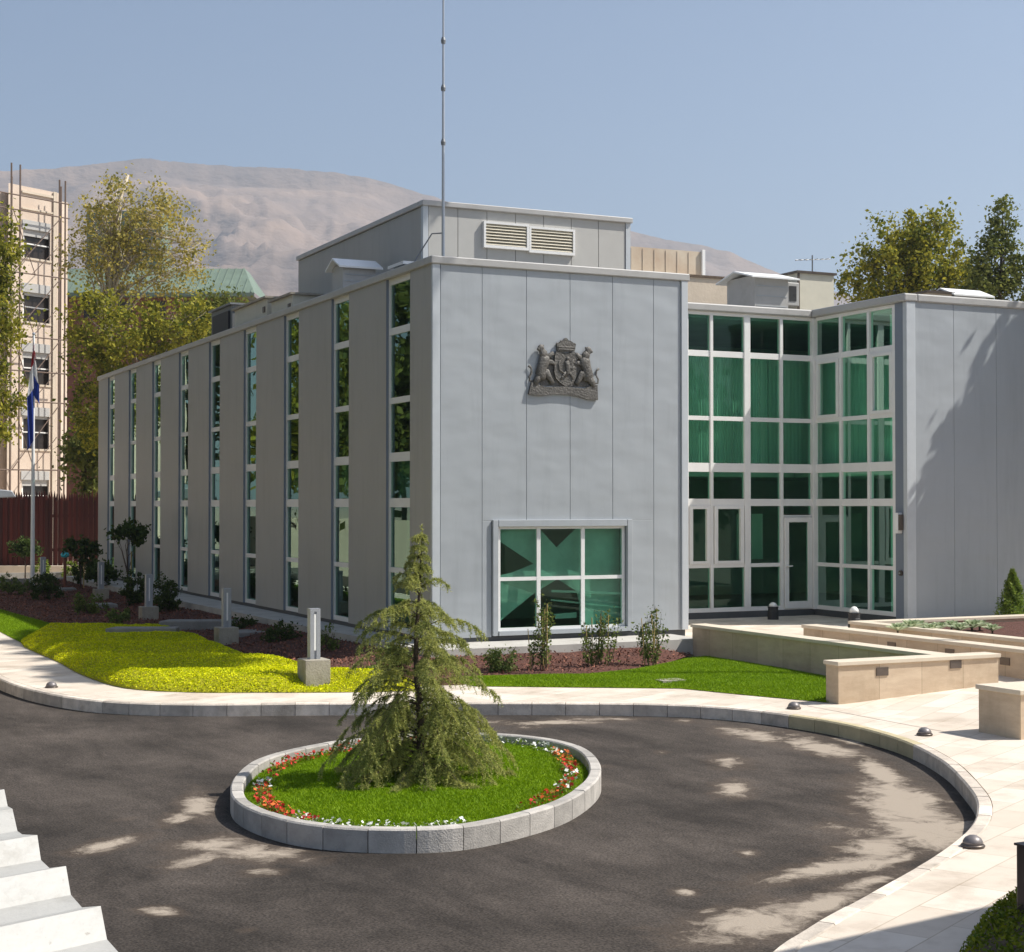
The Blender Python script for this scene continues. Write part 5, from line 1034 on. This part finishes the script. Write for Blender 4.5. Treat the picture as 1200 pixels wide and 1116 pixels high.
# ---- shrubs and small plants
def shrub(name, label, c, r, n, leaf, lm_, group=None, spread=.05, stems=5, cat='shrub', asp=.6):
    t = thing(name, label, cat, c, group); mb = MB()
    for i in range(stems): a = 6.28*i/stems; mb.tube([c, (c[0]+r[0]*.3*math.cos(a), c[1]+r[1]*.3*math.sin(a), c[2]+r[2]*.8), (c[0]+r[0]*.6*math.cos(a), c[1]+r[1]*.6*math.sin(a), c[2]+r[2]*1.5)], [.015, .012, .005], 5)
    mb.build('stem', 'bark_dark', t); npmesh('foliage', leafquads(leafcloud([((c[0], c[1], c[2]+r[2]), r)], n, spread), leaf, asp, .3), 4, lm_, t); return t
def gz(px, py, z=-.42): p = PZ(px, py, z); return (p[0], p[1], z)
G1 = 'shrubs in the side bed'
for px, py, r, n, lf_, m_, lb in [(55, 705, (.55, .55, .42), 2600, .07, 'leaf_shrub', 'round clipped dark shrub behind the side lawn near the flagpole'), (12, 700, (.5, .5, .4), 1600, .07, 'leaf_rose', 'loose greyish shrub at the left edge of the mulch'),
                                  (160, 712, (.45, .4, .52), 2200, .07, 'leaf_shrub', 'dark upright shrub left of the third bollard light'), (196, 722, (.42, .42, .55), 2600, .06, 'leaf_shrub', 'dark conical bush right of the third bollard light'),
                                  (105, 690, (.7, .5, .55), 2600, .08, 'leaf_shrub', 'wide dark bush beneath the saplings at the wall end'), (105, 722, (.5, .4, .28), 1300, .06, 'leaf_rose', 'low spreading shrub on the mulch before the fourth bollard'), (140, 735, (.3, .3, .22), 800, .06, 'leaf_rose', 'small sprawling plant behind the stone slab'),
                                  (283, 742, (.28, .28, .22), 900, .05, 'leaf_shrub', 'small leafy shrub right of the second bollard light'), (330, 757, (.42, .35, .24), 1500, .05, 'leaf_shrub', 'low dark spreading shrub before the walk'), (385, 770, (.2, .2, .3), 700, .05, 'leaf_rose', 'light green shrub behind the sunlit bollard light'), (460, 790, (.3, .25, .24), 1200, .05, 'leaf_rose', 'low bush beside the bare walk corner'),
                                  (428, 800, (.2, .16, .14), 500, .05, 'leaf_rose', 'small green plant in the red mulch patch'), (588, 790, (.27, .25, .22), 1700, .045, 'leaf_rose', 'low round bush in the mulch left of the big window'), (820, 768, (.22, .2, .16), 800, .05, 'leaf_pale', 'pale low plant against the end of the planter wall'), (245, 700, (.3, .3, .2), 600, .05, 'leaf_rose', 'small green plant below the side wall')]:
    shrub('shrub', lb, gz(px, py), r, n, lf_, m_, G1)
# staked climbing roses before the big window
for k, (px, lb) in enumerate(((637, 'leftmost staked rose bush before the big window'), (704, 'tallest staked rose bush, centre of the three before the big window'), (757, 'staked rose bush right of the big window'))):
    c = gz(px, 788-k*3); t = thing('rose_bush', lb, 'rose bush', c, 'staked roses before the big window'); st_ = MB(); fo = MB(); P = []; random.seed(40+k)
    for j in range(5+k % 2):
        a = random.uniform(0, 6.28); rr = random.uniform(.05, .26); b = Vector((c[0]+rr*math.cos(a), c[1]+rr*math.sin(a)*.5, c[2])); hh = random.uniform(.75, 1.25); tp = b+Vector((random.uniform(-.1, .1), random.uniform(-.05, .05), hh))
        st_.tube([b, b.lerp(tp, .5), tp], [.009, .009, .008], 5)
        for q in range(2):
            tp2 = tp+Vector((random.uniform(-.22, .22), random.uniform(-.1, .1), random.uniform(-.15, .15))); fo.tube([b, b.lerp(tp2, .5)+Vector((random.uniform(-.06, .06), 0, 0)), tp2], [.008, .006, .003], 5)
            for _ in range(85): s = random.uniform(.15, 1); v_ = b.lerp(tp2, s); P.append((v_.x+random.gauss(0, .05), v_.y+random.gauss(0, .04), v_.z+random.gauss(0, .04)))
    st_.build('stake', 'stake', t); fo.build('stem', 'bark_dark', t); npmesh('foliage', leafquads(np.array(P), .05, .6), 4, 'leaf_rose', t)
# small umbrella-headed saplings
for k, (px, d, hz, lb) in enumerate(((150, 47, 0, 'sapling with a flat topped crown before the side wall'), (95, 54, 0, 'thin dark sapling with drooping crown near the fence'), (118, 52, 0, 'slender sapling at the end of the side wall'), (30, 60, 0, 'thin sapling at the far left before the fence'))):
    c = gd(px, d); hz_ = PD(px, (622, 640, 668, 640)[k], d)[2]
    tree('sapling', lb, c, [(c[0], c[1], hz_-.2)], [((c[0], c[1], hz_), (.52, .5, .22)), ((c[0]+.1, c[1], hz_-.22), (.3, .3, .25)), ((c[0]-.35, c[1], hz_-.12), (.22, .2, .14)), ((c[0]+.38, c[1], hz_-.16), (.22, .2, .14))], 1400, .10, 'leaf_shrub', 'bark_dark', .08, 'young saplings in the side bed', 8, .035, cat='sapling', seed=60+k)
    if k in (0, 1): MB().tube([(c[0]+.1, c[1], c[2]), (c[0]+.1, c[1], c[2]+1.6)], .02, 5).build('support_stake', 'stake', bpy.data.objects[[o.name for o in COL.objects if o.name.startswith('sapling')][-1]] if False else None, label='thin wooden stake beside the '+('flat topped' if k == 0 else 'drooping')+' sapling', cat='stake', group='stakes in the side bed')
for k, (px, py, lb) in enumerate(((82, 668, 'pale green feathery plant before the fence'), (50, 668, 'sparse light plant beside the flagpole foot'))): shrub('shrub', lb, gd(px, 62), (.3, .3, .45), 900, .07, 'leaf_bright', G1)
# conifer at the right edge and rosettes in the rear planter
c = (15.0, -.5, -.1); t = thing('young_cypress', 'small bright green conical cypress at the right edge before the wing', 'shrub', c)
c = (*PY(1187, 735, -.6)[:2], .0); t.location = c; ORG[t.name] = Vector(c); P = []
for _ in range(7000): s = random.random()**.7; a = random.uniform(0, 6.28); rr = .42*(1-s)**.8*random.uniform(.35, 1)*(1+.35*math.sin(a*5+s*19))+.015; P.append((c[0]+rr*math.cos(a), c[1]+rr*math.sin(a), c[2]-.15+s*1.2+random.gauss(0, .03)))
MB().tube([c, (c[0], c[1], c[2]+1.1)], [.03, .01], 6).build('trunk', 'bark_dark', t); npmesh('foliage', leafquads(np.array(P), .07, .3, .6), 4, 'leaf_bright', t)
c = (*PY(1215, 735, -.6)[:2], .0)
rl = ['pale rosette plant at the left end of the planter row', 'second rosette plant from the left in the rear planter', 'reddish centred rosette, third from the left in the rear planter', 'fourth rosette plant from the left in the rear planter', 'rosette plant in the middle of the planter row', 'large silvery rosette right of the row middle', 'seventh rosette plant from the left, silvery and low', 'silvery rosette plant near the right of the row', 'last but one rosette plant on the right', 'rightmost rosette plant in the rear planter']
r0 = None
for k in range(10):
    c = PZ(1052+k*12+(k % 2)*3, 742-(k % 3)*2, .14); c = (c[0], c[1], .13)
    if r0 is None:
        r0 = thing('rosette_plant', rl[k], 'plant', c, 'rosette plants in the rear planter'); P = []
        vs = MB()
        for ring, (nl, L_, tilt) in enumerate(((9, .26, .35), (8, .2, .8), (6, .13, 1.2))):
            for j in range(nl):
                a = 6.28*j/nl+ring*.3; dx, dy = math.cos(a), math.sin(a); b = Vector(c)+Vector((0, 0, .05)); tip = b+Vector((dx*L_*math.cos(tilt), dy*L_*math.cos(tilt), L_*math.sin(tilt))); md_ = b.lerp(tip, .6)+Vector((0, 0, .03)); sd_ = Vector((-dy, dx, 0))*L_*.28
                vs.quad(b, md_-sd_, tip, md_+sd_)
        vs.build('leaves', 'leaf_pale', r0); MB().tube([c, (c[0], c[1], c[2]+.07)], .02, 6).build('stem', 'bark_dark', r0)
    else: copy_tree(r0, loc=c, label=rl[k], rz=k*.7, scale=(random.uniform(.8, 1.25),)*3)

# ================================================================== MOUNTAINS
ridge = [(-200, 215), (-60, 206), (0, 204), (60, 201), (110, 196), (165, 189), (220, 195), (280, 199), (340, 201), (400, 207), (440, 214), (480, 226), (540, 244), (600, 252), (660, 258), (740, 274), (780, 284), (820, 290), (855, 298), (880, 309), (910, 322), (950, 336), (1000, 350), (1100, 380), (1300, 430), (1500, 470)]
def ridge_z(px, D): xs = [r[0] for r in ridge]; return float(np.interp(px, xs, [r[1] for r in ridge]))
vs, fs = [], []; NA, NR = 420, 110; 
for i in range(NA+1):
    px = -200+1700*i/NA; py = ridge_z(px, 0)+1.5*noise.noise(Vector((px*.06, 0, 0)))+1.0*noise.noise(Vector((px*.2, 3, 0)))
    dirv = ray(px, 592); dirv = dirv/np.dot(dirv, _D); zr = PD(px, py, 2900)[2]
    for j in range(NR+1):
        t = j/NR; D = 900+2000*t if t <= 1 else 0; P = CAM+dirv*D; prof = t**1.25
        q = Vector((P[0]*.0014, P[1]*.0014, 0)); f_ = noise.fractal(q, 1.0, 2.0, 6); rg_ = 1-abs(noise.fractal(q*2.1+Vector((3, 1, 0)), .9, 2.1, 6))
        amp = 1-max(0, (t-.72)/.28)**1.5
        z = zr*(prof+amp*t**.6*(.11*f_+.17*(rg_-.8))) - 12
        if t > .98: z = zr
        vs.append((P[0], P[1], max(z, -2.9)))
    P = CAM+dirv*3900; vs.append((P[0], P[1], -5))
W2 = NR+2
for i in range(NA):
    for j in range(NR+1): q = i*W2+j; fs.append((q, q+W2, q+W2+1, q+1))
rawmesh('mountain', vs, fs, 'rock', None, True)['kind'] = 'structure'
o = bpy.data.objects['mountain']
# ================================================================== HAZE
hz = bpy.data.materials.new('haze'); hz.use_nodes = True; n = hz.node_tree.nodes
for x in list(n):
    if x.type == 'BSDF_PRINCIPLED': n.remove(x)
pvn = n.new('ShaderNodeVolumePrincipled'); pvn.inputs['Color'].default_value = (.75, .87, 1, 1); pvn.inputs['Density'].default_value = .00025; pvn.inputs['Anisotropy'].default_value = .3
hz.node_tree.links.new(pvn.outputs[0], n['Material Output'].inputs['Volume'])
MB().box(-5300, 5300, -5300, 5300, -9.0, 760).build('haze', hz, kind='stuff')
